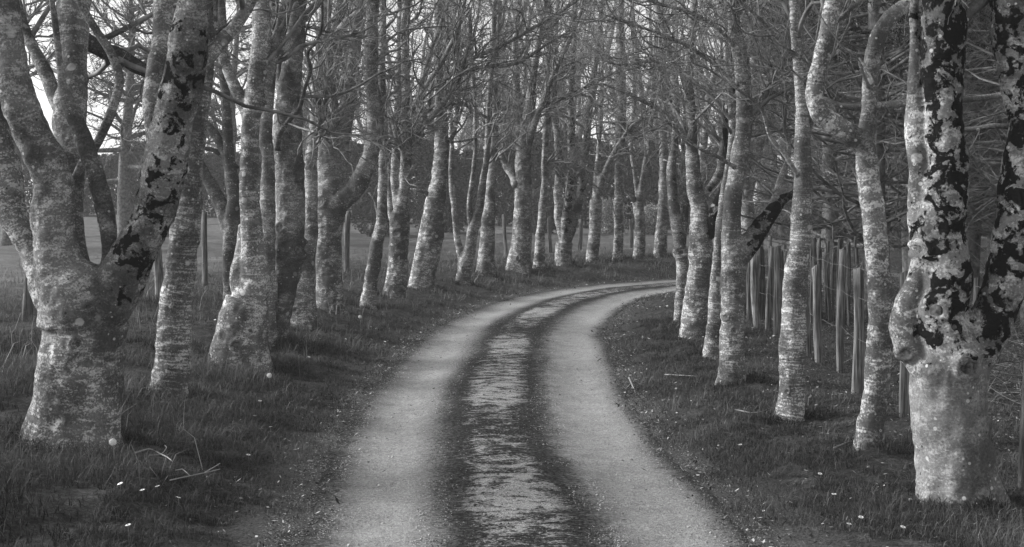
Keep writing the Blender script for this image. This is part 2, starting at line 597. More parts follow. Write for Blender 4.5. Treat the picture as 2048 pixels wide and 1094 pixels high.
# ---------------------------------------------------------------- the traced roadside trees
def densify(pts, rad, step):
    q = np.column_stack([pts, rad])
    c = catmull(q, 10)
    s = np.concatenate([[0], np.cumsum(np.linalg.norm(np.diff(c[:, :3], axis=0), axis=1))])
    n = max(4, int(s[-1] / step))
    k = np.linspace(0, s[-1], n)
    pp = np.stack([np.interp(k, s, c[:, i]) for i in range(3)], -1); rr = np.maximum(np.interp(k, s, c[:, 3]), .003)
    fade = sstep(0, .25, k)[:, None]
    f = pp * np.array([.6, .6, 1.]) / np.maximum(.28, 3.2 * rr.mean())
    pp = pp + fade * (.20 * rr)[:, None] * np.stack([vnoise(f + 11), vnoise(f + 43), 0 * k], -1)
    return pp, rr * (1 + .04 * fade[:, 0] * vnoise(f * 1.7 + 71))


FEET = []


def traced_tree(name, label, base, stems, limbs=(), side=1, dens=26, group=None, moss=0., tone=.6, mat=None, zmin=2.1,
                twigscale=1., seed=0, scars=(), lines=.5, htop=7.5, cat='tree', depth=None, flare=.36, crown=True):
    rng = np.random.RandomState(seed + 100)
    mat = mat or M_BARK
    bx, d0, bz = base_point(base[0][0], base[0][1])
    if depth: d0 = depth; bx = (base[0][0] - CX) * d0 / F; bz = gz(bx, d0)
    root = empty(name, (bx, d0, bz))
    FEET.append((bx, d0, base[0][2] * .5 * d0 / F, side))
    tag(root, label, cat, group)
    org = np.array([bx, d0, bz])
    px = d0 / F
    sk, polys = [], []
    def lift(pl, start_depth, lean):
        pts, rad, dd = [], [], start_depth
        for k, (x, y, w) in enumerate(pl):
            if k: dd += lean * math.hypot(x - pl[k - 1][0], y - pl[k - 1][1]) * px
            pts.append(P(x, y, dd)); rad.append(w * .5 * dd / F)
        return np.array(pts), np.array(rad)
    step = max(.03, 9 * px)
    bp, br = lift(base, d0, 0)
    below = bp[0] + (bp[0] - bp[1]) * .0 + np.array([0, 0, -.35])
    fp = np.vstack([below, bp]); fr = np.concatenate([[br[0] * 1.05], br])
    bpts, brad = densify(fp, fr, step)
    polys.append([bpts, brad, moss, tone])
    free, grow = [], []
    anchor = [(bp, br)]
    for k, s in enumerate(stems):
        s = dict(s) if isinstance(s, dict) else dict(p=s)
        lean = s.get('lean', rng.uniform(-.28, .28))
        pl = [(base[-1][0], base[-1][1], min(base[-1][2], s['p'][0][2] * 1.25))] + list(s['p'])
        p, r = lift(pl, d0, lean)
        if pl[-1][1] < 60 and s.get('ext', True):
            p, r = extend(p, r, rng, htop)
        dp, dr = densify(p, r, step)
        polys.append([dp, dr, s.get('moss', moss), s.get('tone', tone * .75)])  # stems default to a darker tone, canopy shade put into the bark colour
        grow.append((dp, dr)); anchor.append((p, r))
    limb_polys = []
    for s in limbs:
        s = dict(s) if isinstance(s, dict) else dict(p=s)
        lean = s.get('lean', rng.uniform(-.5, .3))
        x0, y0, w0 = s['p'][0]
        best, bd = d0, 1e9
        for p, r in (anchor if 'par' not in s else [anchor[s['par']]]):
            dp, _ = densify(p, r, .1)
            sx = CX + F * dp[:, 0] / dp[:, 1]; sy = HY - F * (dp[:, 2] - H) / dp[:, 1]
            e = (sx - x0) ** 2 + (sy - y0) ** 2
            if e.min() < bd: bd = e.min(); best = dp[e.argmin(), 1]
        p, r = lift(s['p'], best + s.get('dd', 0), lean)
        if s['p'][-1][1] < 40 and s.get('ext', True):
            p, r = extend(p, r, rng, htop * .8)
        dp, dr = densify(p, r, step)
        limb_polys.append((dp, dr, s.get('moss', moss), s.get('tone', tone * .6), s.get('mat', mat)))  # limbs default darker still, with canopy shade painted into their bark
        grow.append((dp, dr)); anchor.append((p, r))
    # one fused trunk: every bole and main stem, remeshed so that forks flow into one another
    bag = Bag()
    for p, r, mo, to in polys:
        v, q, t = long_tube(p, r, 16 if r.max() > .05 else 10)
        bag.add(v - org, q, t)
    tmp = link('tmp', bag.mesh('tmp'))
    vox = float(np.clip(1.25 * px * 2, .011, .05))
    rmin = min(r.min() for _, r, _, _ in polys)
    vox = min(vox, max(.009, 1.0 * rmin + .004))
    md = tmp.modifiers.new('r', 'REMESH'); md.mode = 'VOXEL'; md.voxel_size = vox
    ms = tmp.modifiers.new('s', 'SMOOTH'); ms.factor = .5; ms.iterations = 5
    dg = bpy.context.evaluated_depsgraph_get()
    me = bpy.data.meshes.new_from_object(tmp.evaluated_get(dg))
    bpy.data.objects.remove(tmp)
    me.name = 'trunk'
    n = len(me.vertices)
    co = np.empty(n * 3, np.float32); me.vertices.foreach_get('co', co); co = co.reshape(-1, 3).astype(float)
    no = np.empty(n * 3, np.float32); me.vertices.foreach_get('normal', no); no = no.reshape(-1, 3).astype(float)
    S = np.concatenate([p for p, *_ in polys]) - org
    SR = np.concatenate([r for _, r, *_ in polys])
    SM = np.concatenate([np.full(len(p), mo) for p, r, mo, to in polys])
    ST = np.concatenate([np.full(len(p), to) for p, r, mo, to in polys])
    SA = np.concatenate([np.concatenate([[0], np.cumsum(np.linalg.norm(np.diff(p, axis=0), axis=1))]) + 0.0 for p, *_ in polys])
    along = np.empty(n); mo_ = np.empty(n); to_ = np.empty(n); rr = np.empty(n)
    for s in range(0, n, 4000):
        d = np.sqrt(((co[s:s + 4000, None] - S[None]) ** 2).sum(2))
        dn = d - SR[None]
        i = dn.argmin(1)
        tang = np.arange(len(i))
        along[s:s + 4000] = SA[i]; rr[s:s + 4000] = SR[i]
        w = np.exp(-(dn - dn.min(1, keepdims=True)) / .04); w /= w.sum(1, keepdims=True)
        mo_[s:s + 4000] = (w * SM).sum(1); to_[s:s + 4000] = (w * ST).sum(1)
        # continuous arc coordinate: add the offset along the skeleton's tangent
    hz = co[:, 2]
    along = .35 * along + .65 * hz if False else along_smooth(co, polys, org, along)
    qn = co * np.array([1, 1, .55])
    amp = np.clip(rr * .14, .0015, .017)
    disp = amp * (fbm(qn * 3.1 + seed * 3.7, 3) + .55 * fbm(co * 13 + seed, 3))
    th = np.arctan2(co[:, 1], co[:, 0])
    r0 = br[0]
    disp += flare * r0 * np.exp(-np.maximum(hz, -.05) / (.60 * r0 + .03)) * (.55 + .6 * vnoise(np.stack([np.cos(th) * 1.7 + seed, np.sin(th) * 1.7, 0 * th], -1)))
    co2 = co + no * disp[:, None]
    scars = list(scars)
    for _ in range(3):
        pl = base if rng.rand() < .55 or not stems else (stems[rng.randint(len(stems))]['p'])
        k = rng.randint(0, len(pl) - 1); f = rng.rand()
        x, y, w = [pl[k][i] * (1 - f) + pl[k + 1][i] * f for i in range(3)]
        if 40 < y < base[0][1] - .10 * abs(base[0][1] - 400) and w > 14:
            scars.append((x + rng.uniform(-.28, .28) * w, y, w * rng.uniform(.07, .12), w * rng.uniform(.035, .06)))
    hits = []
    for (sx, sy, sr, sh) in scars:
        # swollen collar round an old pruning scar, pressed into the trunk's own surface
        W = co2 + org
        e = (CX + F * W[:, 0] / W[:, 1] - sx) ** 2 + (HY - F * (W[:, 2] - H) / W[:, 1] - sy) ** 2 + 1e4 * (no[:, 1] > -.2)
        c = co2[e.argmin()].copy(); hits.append(e.argmin())
        rad = sr * px
        near = np.hypot(co2[:, 0] - c[0], co2[:, 2] - c[2]); front = no[:, 1] < .2
        ringw = np.exp(-((near - rad * 1.05) / (rad * .38)) ** 2) - .55 * np.exp(-(near / (rad * .5)) ** 2)
        co2 += no * (sh * px * ringw * front)[:, None]
    me.vertices.foreach_set('co', co2.astype(np.float32).ravel())
    for k, a in (('along', along), ('moss', mo_), ('tone', to_ * .72 + .40 * np.exp(-np.maximum(hz, 0) / .9)), ('lines', np.full(n, lines))):  # paler foot: lichen crust plus painted-in light; upper stems darkened as canopy shade
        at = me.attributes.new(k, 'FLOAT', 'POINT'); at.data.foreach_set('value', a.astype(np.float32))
    me.polygons.foreach_set('use_smooth', np.ones(len(me.polygons), bool))
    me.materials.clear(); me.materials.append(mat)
    me.update()
    link('trunk', me, None, root)
    for p, r, mo, to, mt in limb_polys:
        r = r.copy(); r[0] *= 1.25
        r *= 1 + .10 * fbm(p * 9 + seed, 2)
        p2 = p + (.25 * r)[:, None] * np.stack([vnoise(p * 6 + 3), vnoise(p * 6 + 31), vnoise(p * 6 + 57)], -1)
        v, q, t = long_tube(p2, r, 10)
        al = np.concatenate([[0], np.cumsum(np.linalg.norm(np.diff(p, axis=0), axis=1))])
        al = np.concatenate([np.repeat(al, 10), [0, al[-1]]])
        b = Bag(); b.add(v - org, q, t, along=al, moss=mo, tone=to, lines=lines)
        b.build('limb', mt, root)
    if crown and grow:
        bag = crown_bag([(p, r) for p, r in grow], rng, dens, zmin, (side * .6, -.2, .1), twigscale)
        if bag.n:
            for a in bag.v: a -= org.astype(np.float32)
            bag.build('crown', M_TWIG, root)
    for (sx, sy, sr, sh), i in zip(scars, hits):
        c = co2[i]; nn = no[i]
        scar_part(root, c, nn, sr * px * .62, rng)
    return root


def along_smooth(co, polys, org, fallback):
    """arc length of the nearest stem's own axis, made continuous by projecting on the axis"""
    best = np.full(len(co), 1e9); out = fallback.copy()
    for p, r, *_ in polys:
        q = p - org
        arc = np.concatenate([[0], np.cumsum(np.linalg.norm(np.diff(q, axis=0), axis=1))])
        tg = np.gradient(q, axis=0); tg /= np.linalg.norm(tg, axis=1)[:, None]
        for s in range(0, len(co), 4000):
            c = co[s:s + 4000]
            d = np.sqrt(((c[:, None] - q[None]) ** 2).sum(2)) - r[None] * .9
            i = d.argmin(1); dm = d[np.arange(len(i)), i]
            a = arc[i] + ((c - q[i]) * tg[i]).sum(1)
            k = dm < best[s:s + 4000]
            out[s:s + 4000][k] = a[k]; best[s:s + 4000][k] = dm[k]
    return out


def extend(p, r, rng, htop):
    d = p[-1] - p[-2]; d = d / np.linalg.norm(d)
    pts, rad = [p], [r]
    cur, cr = p[-1], r[-1]
    top = htop * rng.uniform(.85, 1.2)
    n = 5
    if cur[2] > top - .6: return p, r
    L = (top - cur[2]) / n
    for k in range(n):
        d = d * .7 + np.array([rng.uniform(-.22, .22), rng.uniform(-.22, .22), .5])
        d /= np.linalg.norm(d)
        cur = cur + d * L; cr = max(.012, cr * .76)
        pts.append(cur[None]); rad.append(np.array([cr]))
    return np.vstack(pts), np.concatenate(rad)


def scar_part(root, c, n, r, rng):
    """the rounded knob of callus inside a pruning scar"""
    n = n / np.linalg.norm(n)
    a = np.cross(n, [0, 0, 1.]); a /= np.linalg.norm(a); b = np.cross(n, a)
    V, Q = [], []
    th = np.linspace(0, 2 * np.pi, 18, endpoint=False)
    prof = [(1.15, -.5), (1.1, .05), (.95, .28), (.72, .34), (.5, .30), (.25, .36), (.02, .38)]
    for k, (rr, hh) in enumerate(prof):
        for t in th:
            w = 1 + .10 * math.sin(3 * t + 1) + rng.uniform(-.04, .04)
            V.append(c + a * math.cos(t) * rr * r * w + b * math.sin(t) * rr * r * w * 1.1 + n * hh * r)
    m = len(th)
    for k in range(len(prof) - 1):
        for i in range(m):
            j = (i + 1) % m
            Q.append((k * m + i, k * m + j, (k + 1) * m + j, (k + 1) * m + i))
    bg = Bag(); bg.add(np.array(V), Q)
    bg.build('branch_scar', M_SCAR, root)


GL = 'trees lining the field side of the track'
GR = 'trees lining the fence side of the track'
B = 'beech_tree'
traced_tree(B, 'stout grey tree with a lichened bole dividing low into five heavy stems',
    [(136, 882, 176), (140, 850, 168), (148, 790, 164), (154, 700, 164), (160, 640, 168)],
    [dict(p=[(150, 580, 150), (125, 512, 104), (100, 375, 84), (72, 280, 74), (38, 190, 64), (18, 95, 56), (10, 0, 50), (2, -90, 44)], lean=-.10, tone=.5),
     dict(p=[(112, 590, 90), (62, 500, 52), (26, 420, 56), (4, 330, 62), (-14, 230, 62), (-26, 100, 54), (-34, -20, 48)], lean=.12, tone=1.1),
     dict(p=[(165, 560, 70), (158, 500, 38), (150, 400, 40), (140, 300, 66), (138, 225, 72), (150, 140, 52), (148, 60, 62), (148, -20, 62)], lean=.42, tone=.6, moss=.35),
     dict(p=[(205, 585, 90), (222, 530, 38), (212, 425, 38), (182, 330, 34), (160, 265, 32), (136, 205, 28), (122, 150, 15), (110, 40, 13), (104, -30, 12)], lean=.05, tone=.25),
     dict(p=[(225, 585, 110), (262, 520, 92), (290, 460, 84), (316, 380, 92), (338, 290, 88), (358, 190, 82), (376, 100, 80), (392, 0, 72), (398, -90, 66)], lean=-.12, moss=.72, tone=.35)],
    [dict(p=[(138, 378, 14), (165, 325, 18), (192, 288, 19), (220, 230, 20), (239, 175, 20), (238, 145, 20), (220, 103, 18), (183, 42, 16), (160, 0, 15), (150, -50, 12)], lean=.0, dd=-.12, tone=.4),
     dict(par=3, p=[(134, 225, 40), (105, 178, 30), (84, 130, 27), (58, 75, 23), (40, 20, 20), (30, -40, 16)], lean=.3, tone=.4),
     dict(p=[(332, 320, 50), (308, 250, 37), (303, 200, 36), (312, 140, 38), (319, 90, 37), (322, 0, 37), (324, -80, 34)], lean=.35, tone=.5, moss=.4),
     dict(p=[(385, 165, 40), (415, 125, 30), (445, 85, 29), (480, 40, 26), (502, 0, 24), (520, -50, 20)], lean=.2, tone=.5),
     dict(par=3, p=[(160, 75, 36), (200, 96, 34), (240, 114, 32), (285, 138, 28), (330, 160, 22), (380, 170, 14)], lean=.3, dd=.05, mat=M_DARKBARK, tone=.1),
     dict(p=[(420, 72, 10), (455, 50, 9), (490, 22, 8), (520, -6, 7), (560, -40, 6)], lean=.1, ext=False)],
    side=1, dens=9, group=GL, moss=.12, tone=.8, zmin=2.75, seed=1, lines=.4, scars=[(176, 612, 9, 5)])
traced_tree(B, 'slender straight tree with fine horizontal bark lines, just behind the stout many-stemmed tree',
    [(335, 802, 72), (343, 717, 70), (357, 590, 64), (367, 463, 58)],
    [dict(p=[(377, 400, 52), (388, 300, 46), (402, 200, 42), (412, 100, 38), (420, 0, 34)], lean=.05, tone=.7)], [],
    side=1, dens=16, group=GL, moss=.08, tone=1., zmin=2.9, seed=2, lines=.95)
traced_tree(B, 'pale tree whose wide bulging base splits low into two close upright stems',
    [(473, 726, 104), (478, 690, 100), (488, 640, 98), (498, 600, 88)],
    [dict(p=[(480, 555, 42), (484, 505, 30), (490, 450, 28)], lean=.2, tone=.9, ext=False),
     dict(p=[(514, 550, 56), (504, 470, 42), (498, 400, 38), (499, 320, 34), (503, 245, 36), (512, 190, 42), (520, 110, 40), (522, 20, 34), (525, -60, 30)], lean=.0, tone=.8),
     dict(p=[(514, 550, 50), (504, 470, 38), (498, 400, 34), (499, 320, 32), (500, 240, 32), (480, 195, 26), (455, 140, 24), (438, 90, 22), (425, 20, 20), (420, -40, 18)], lean=.03, tone=.7)],
    [dict(p=[(518, 205, 34), (530, 170, 30), (545, 110, 28), (562, 50, 26), (576, -10, 24), (585, -60, 20)], lean=.15),
     dict(p=[(545, 118, 16), (575, 90, 15), (600, 50, 13), (635, 10, 12), (660, -30, 10)], lean=.1, tone=.3)],
    side=1, dens=20, group=GL, moss=.1, tone=.8, zmin=2.9, seed=3, lines=.45)
traced_tree(B, 'upright pole-like stem rising close beside the bulging split-base tree',
    [(543, 690, 26), (540, 640, 30), (537, 560, 32), (535, 480, 32)],
    [dict(p=[(534, 400, 30), (534, 320, 29), (533, 250, 27), (537, 170, 24), (545, 80, 22), (552, -20, 20)], lean=.1)], [],
    side=1, dens=14, group=GL, tone=.55, zmin=3.2, seed=4)
traced_tree(B, 'dark bare tree with two curved black limbs, set back towards the field',
    [(466, 618, 34), (460, 560, 28), (457, 515, 25)],
    [dict(p=[(462, 455, 32), (470, 400, 28), (460, 320, 24), (452, 220, 22), (446, 120, 20), (442, 0, 18)], lean=.1),
     dict(p=[(456, 455, 30), (434, 395, 26), (408, 345, 22), (385, 300, 18), (360, 240, 15), (345, 150, 12), (330, 50, 10), (322, -10, 9)], lean=.2)],
    [dict(p=[(464, 340, 22), (446, 295, 20), (424, 262, 18), (404, 240, 16), (380, 205, 12), (350, 180, 9)], lean=.1),
     dict(p=[(440, 306, 10), (420, 297, 9), (400, 296, 8), (370, 290, 6)], lean=.1)],
    side=-1, dens=18, group=GL, mat=M_DARKBARK, tone=.3, zmin=2.7, seed=5)
traced_tree(B, 'thick gnarled tree with a lumpy burl on its lower bole, beside the pole-like stem',
    [(549, 684, 44), (554, 640, 46), (562, 590, 50), (573, 545, 56)],
    [dict(p=[(580, 505, 60), (583, 450, 56), (579, 380, 58), (577, 310, 58), (579, 240, 58), (577, 190, 46), (588, 100, 40), (600, 0, 36), (606, -60, 30)], lean=.1)],
    [dict(p=[(556, 300, 10), (560, 270, 11), (580, 240, 10), (600, 215, 9), (612, 170, 8), (620, 140, 9), (615, 105, 7), (635, 80, 6), (645, 30, 5)], lean=-.3, dd=-.3, mat=M_DARKBARK, tone=.1),
     dict(p=[(573, 215, 26), (560, 150, 22), (566, 80, 20), (580, 20, 18), (590, -40, 16)], lean=.2)],
    side=1, dens=24, group=GL, moss=.1, tone=.5, zmin=2.6, seed=6, scars=[(598, 500, 15, 7), (562, 455, 9, 4), (586, 265, 8, 3)])
traced_tree(B, 'tapering pale tree leaning inwards between the gnarled tree and the tree with the hooked limb',
    [(602, 655, 64), (606, 590, 54), (614, 527, 40), (620, 463, 31)],
    [dict(p=[(621, 400, 26), (622, 330, 26), (630, 230, 24), (640, 100, 22), (650, 0, 20)], lean=.1)],
    [dict(p=[(622, 300, 14), (640, 262, 13), (652, 210, 13), (660, 150, 12)], lean=.1),
     dict(p=[(628, 272, 8), (650, 268, 7), (668, 262, 5)], lean=-.3)],
    side=1, dens=26, group=GL, moss=.08, tone=.75, zmin=2.5, seed=7)
traced_tree(B, 'broad pale tree with one thick J-shaped limb hooking towards the track',
    [(660, 622, 50), (659, 560, 54), (657, 480, 55), (660, 425, 62)],
    [dict(p=[(659, 375, 52), (660, 320, 46), (658, 250, 40), (660, 160, 32), (672, 60, 28), (690, -10, 24)], lean=.15, tone=.4, moss=.1),
     dict(p=[(676, 405, 48), (704, 382, 40), (730, 340, 34), (748, 285, 32), (750, 215, 30), (744, 140, 29), (742, 50, 27), (746, -10, 25)], lean=-.12, tone=.55),
     dict(p=[(666, 375, 46), (676, 320, 36), (692, 230, 30), (708, 130, 26), (714, 40, 24), (724, -30, 22)], lean=.35, tone=.3)],
    [dict(p=[(655, 200, 22), (635, 150, 22), (650, 95, 20), (700, 40, 17), (740, 10, 15), (770, -30, 12)], lean=-.2, tone=.3),
     dict(p=[(660, 190, 8), (690, 182, 8), (720, 172, 6)], lean=-.4)],
    side=1, dens=26, group=GL, tone=.8, zmin=2.4, seed=8, lines=.6, scars=[(641, 405, 9, 4)])
traced_tree(B, 'slim tree leaning over in an S curve beside the tree with the hooked limb',
    [(732, 612, 30), (740, 570, 28), (748, 527, 28), (752, 490, 27)],
    [dict(p=[(762, 450, 23), (765, 400, 20), (767, 330, 19), (768, 250, 17), (765, 150, 16), (766, 0, 14)], lean=.1, tone=.7)],
    [dict(p=[(760, 440, 8), (750, 400, 7), (738, 385, 5)], lean=.2)],
    side=1, dens=30, group=GL, tone=.85, zmin=2.4, seed=9)
traced_tree(B, 'knotty tree forking at head height into two close stems, next to the slim S-curved tree',
    [(788, 597, 44), (794, 540, 41), (797, 480, 40), (800, 425, 38)],
    [dict(p=[(791, 375, 20), (792, 300, 18), (795, 200, 16), (800, 80, 14), (800, -20, 12)], lean=.1, tone=.8),
     dict(p=[(809, 370, 24), (812, 300, 22), (812, 200, 20), (810, 100, 18), (812, 0, 16)], lean=-.05, tone=.8)],
    [dict(p=[(812, 350, 14), (808, 310, 11), (795, 280, 9), (785, 240, 8), (776, 232, 6)], lean=-.2, tone=.2),
     dict(p=[(797, 470, 16), (784, 440, 13), (780, 390, 12), (776, 330, 10), (772, 260, 8)], lean=.2, tone=.9),
     dict(p=[(812, 250, 12), (840, 190, 10), (880, 130, 9), (915, 60, 8), (930, 0, 7), (940, -30, 6)], lean=-.3, tone=.2),
     dict(p=[(812, 300, 10), (850, 250, 9), (905, 180, 8), (935, 100, 7), (940, 30, 6)], lean=-.25, tone=.2, ext=False)],
    side=1, dens=32, group=GL, tone=.9, zmin=2.4, seed=10, scars=[(793, 466, 8, 3)])
traced_tree(B, 'smooth pale tree leaning towards the track with a hooked side branch high on its stem',
    [(843, 576, 46), (851, 527, 49), (864, 463, 50), (873, 400, 40)],
    [dict(p=[(882, 330, 33), (884, 285, 30), (880, 190, 20), (876, 100, 19), (880, 0, 18)], lean=.1, tone=.75)],
    [dict(p=[(880, 264, 14), (858, 250, 12), (843, 224, 11), (840, 190, 10), (850, 140, 9), (870, 80, 8), (890, 20, 7), (905, -30, 6)], lean=-.2, tone=.2),
     dict(p=[(886, 282, 10), (903, 277, 9), (911, 250, 9), (915, 200, 8), (918, 140, 7), (916, 60, 6), (920, -10, 5)], lean=-.3),
     dict(p=[(866, 402, 12), (853, 386, 10), (840, 382, 8), (818, 379, 7)], lean=-.2, tone=1.),
     dict(p=[(877, 170, 12), (930, 125, 10), (988, 98, 9), (1050, 65, 8), (1100, 37, 7), (1155, 0, 6), (1190, -30, 5)], lean=-.35, ext=False),
     dict(p=[(880, 215, 10), (905, 165, 9), (955, 136, 8), (1034, 126, 7), (1100, 84, 6), (1150, 60, 4)], lean=-.2, ext=False)],
    side=1, dens=34, group=GL, tone=1., zmin=2.5, seed=11)
traced_tree(B, 'small tree forking near the ground into a narrow V with smooth twin stems',
    [(925, 568, 26), (928, 535, 30)],
    [dict(p=[(918, 495, 15), (911, 450, 12), (906, 400, 12), (902, 340, 11), (904, 280, 9), (900, 200, 8), (896, 100, 7), (894, 0, 6)], lean=.1),
     dict(p=[(941, 490, 24), (950, 445, 23), (960, 405, 17), (968, 350, 15), (975, 290, 13), (978, 220, 12), (985, 120, 10), (990, 0, 9)], lean=-.05)],
    [dict(p=[(944, 460, 12), (938, 420, 11), (943, 370, 9), (950, 300, 8), (950, 210, 7), (945, 120, 6), (940, 20, 5)], lean=-.1)],
    side=1, dens=34, group=GL, tone=.75, zmin=2.4, seed=12)
traced_tree(B, 'short-boled tree standing directly behind the narrow V-shaped tree',
    [(971, 549, 38), (975, 500, 33), (977, 440, 28)],
    [dict(p=[(980, 400, 22), (985, 330, 18), (990, 220, 16), (992, 100, 14), (1000, 0, 12)], lean=.1)], [],
    side=1, dens=34, group=GL, tone=.8, zmin=2.4, seed=13)
traced_tree(B, 'bulky curved tree opening into a fan of stems, beside the round post in the pasture',
    [(1036, 541, 46), (1042, 480, 42), (1046, 400, 36), (1046, 340, 36)],
    [dict(p=[(1044, 285, 26), (1035, 200, 15), (1030, 100, 13), (1040, 0, 11)], lean=.1),
     dict(p=[(1050, 280, 26), (1060, 200, 18), (1075, 100, 14), (1090, 0, 12)], lean=-.1),
     dict(p=[(1052, 300, 22), (1072, 240, 14), (1098, 170, 11), (1130, 100, 9), (1160, 30, 7)], lean=-.2)],
    [dict(p=[(1034, 372, 18), (1012, 330, 14), (1000, 300, 11), (985, 270, 9), (975, 200, 7)], lean=.2),
     dict(p=[(1048, 260, 10), (1090, 215, 8), (1150, 185, 7), (1220, 150, 6), (1290, 130, 5)], lean=-.25, ext=False)],
    side=1, dens=40, group=GL, tone=.75, zmin=2.5, seed=14)
traced_tree(B, 'narrow straight tree between the fan-stemmed tree and the three-stemmed tree with dark moss',
    [(1078, 537, 22), (1080, 500, 21), (1084, 440, 17), (1088, 390, 15)],
    [dict(p=[(1090, 300, 13), (1094, 200, 12), (1098, 0, 10)], lean=.1)],
    [dict(p=[(1089, 330, 7), (1105, 322, 6), (1118, 345, 4)], lean=-.1)],
    side=1, dens=34, group=GL, tone=.85, zmin=2.5, seed=15)
traced_tree(B, 'small distant three-stemmed tree with dark moss on its forks at the bend',
    [(1128, 529, 33), (1129, 485, 33)],
    [dict(p=[(1118, 440, 17), (1117, 380, 18), (1119, 330, 16), (1112, 250, 12), (1110, 150, 10), (1115, 0, 9)], lean=.1, tone=1.),
     dict(p=[(1134, 430, 18), (1140, 360, 18), (1144, 290, 16), (1143, 200, 12), (1148, 100, 10), (1150, 0, 8)], lean=-.1, moss=.75, tone=.3),
     dict(p=[(1145, 450, 20), (1159, 400, 18), (1168, 330, 18), (1175, 260, 14), (1185, 180, 12), (1195, 100, 10), (1205, 0, 8)], lean=.05, moss=.65, tone=.3)],
    [dict(p=[(1172, 320, 8), (1160, 345, 8), (1140, 362, 8), (1120, 355, 7), (1108, 340, 5)], lean=-.3)],
    side=1, dens=40, group=GL, tone=.7, zmin=2.5, seed=16)
traced_tree(B, 'tree forking into a wide Y whose longer arm sweeps out over the bend',
    [(1186, 526, 27), (1190, 460, 25), (1190, 400, 27)],
    [dict(p=[(1194, 355, 13), (1198, 280, 10), (1203, 200, 9), (1205, 100, 8), (1200, 0, 6)], lean=.1),
     dict(p=[(1204, 360, 15), (1224, 312, 12), (1249, 271, 10), (1272, 246, 8), (1315, 226, 6)], lean=-.1, ext=False)],
    [], side=1, dens=34, group=GL, tone=.85, zmin=2.5, seed=17)
traced_tree(B, 'straight pole-trunked pale tree on the outside of the bend',
    [(1235, 521, 21), (1238, 400, 20)],
    [dict(p=[(1240, 300, 21), (1243, 200, 20), (1242, 100, 18), (1240, 0, 16)], lean=.05, tone=.6)], [],
    side=1, dens=30, group=GL, tone=.95, zmin=2.6, seed=18)
traced_tree(B, 'tree with a swollen crooked top to its short bole on the outside of the bend',
    [(1278, 518, 23), (1279, 450, 20), (1276, 405, 24)],
    [dict(p=[(1270, 350, 10), (1262, 285, 9), (1268, 200, 8), (1265, 100, 7), (1262, 0, 6)], lean=.1),
     dict(p=[(1288, 345, 12), (1300, 270, 10), (1305, 180, 9), (1312, 60, 7), (1315, -10, 6)], lean=-.1)],
    [dict(p=[(1272, 400, 9), (1258, 388, 8), (1240, 372, 6)], lean=-.2)],
    side=1, dens=30, group=GL, tone=.85, zmin=2.5, seed=19)
traced_tree(B, 'plain column-like tree where the track passes out of sight round the bend',
    [(1321, 515, 26), (1325, 450, 23), (1327, 400, 20)],
    [dict(p=[(1328, 330, 18), (1325, 250, 16), (1320, 150, 13), (1325, 0, 11)], lean=.1)], [],
    side=1, dens=30, group=GL, tone=.8, zmin=2.5, seed=20)

# fence side, from the bend back to the camera
traced_tree(B, 'thin tree with a split scarred stem, farthest along the inside of the bend',
    [(1359, 647, 24), (1363, 560, 23), (1361, 500, 26)],
    [dict(p=[(1350, 425, 22), (1343, 360, 20), (1349, 280, 16), (1352, 200, 15), (1345, 130, 14), (1326, 60, 14), (1308, 0, 13), (1295, -40, 11)], lean=.1, moss=.6, tone=.6)],
    [dict(p=[(1362, 500, 16), (1370, 440, 14), (1372, 380, 12), (1368, 300, 10), (1372, 200, 9)], lean=.1, tone=.6)],
    side=-1, dens=26, group=GR, moss=.15, tone=.95, zmin=2.4, seed=31, scars=[(1362, 505, 10, 5)])
traced_tree(B, 'broad smooth tree with a black twisted burr on its stem, inside the bend',
    [(1391, 676, 56), (1396, 590, 51), (1403, 510, 51), (1401, 450, 44)],
    [dict(p=[(1391, 380, 33), (1388, 320, 28), (1383, 250, 24), (1378, 150, 20), (1385, 50, 18), (1390, -30, 16)], lean=.15, moss=.25, tone=.7)],
    [dict(p=[(1404, 480, 20), (1424, 460, 30), (1428, 425, 26), (1444, 385, 20), (1455, 330, 12), (1450, 250, 9), (1470, 170, 7)], lean=-.2, moss=.95, tone=.2),
     dict(p=[(1416, 380, 12), (1440, 340, 18), (1455, 250, 14), (1475, 180, 12), (1490, 100, 10)], lean=.2, dd=.2, tone=.6),
     dict(p=[(1388, 310, 9), (1350, 240, 8), (1310, 215, 7), (1260, 190, 6), (1200, 165, 5)], lean=-.2, ext=False),
     dict(p=[(1380, 160, 9), (1340, 135, 8), (1300, 121, 8), (1255, 130, 7), (1212, 124, 5)], lean=-.15, ext=False)],
    side=-1, dens=26, group=GR, moss=.1, tone=.9, zmin=2.4, seed=32)
traced_tree(B, 'pale leaning stem tucked close against the tree with the dark side limb',
    [(1422, 715, 30), (1428, 640, 28), (1432, 560, 27), (1438, 490, 22)],
    [dict(p=[(1443, 430, 18), (1449, 370, 15), (1460, 310, 13), (1464, 230, 13), (1456, 150, 11), (1448, 60, 10), (1444, -20, 9)], lean=.2, tone=.9)], [],
    side=-1, dens=18, group=GR, tone=.95, zmin=2.4, seed=33)
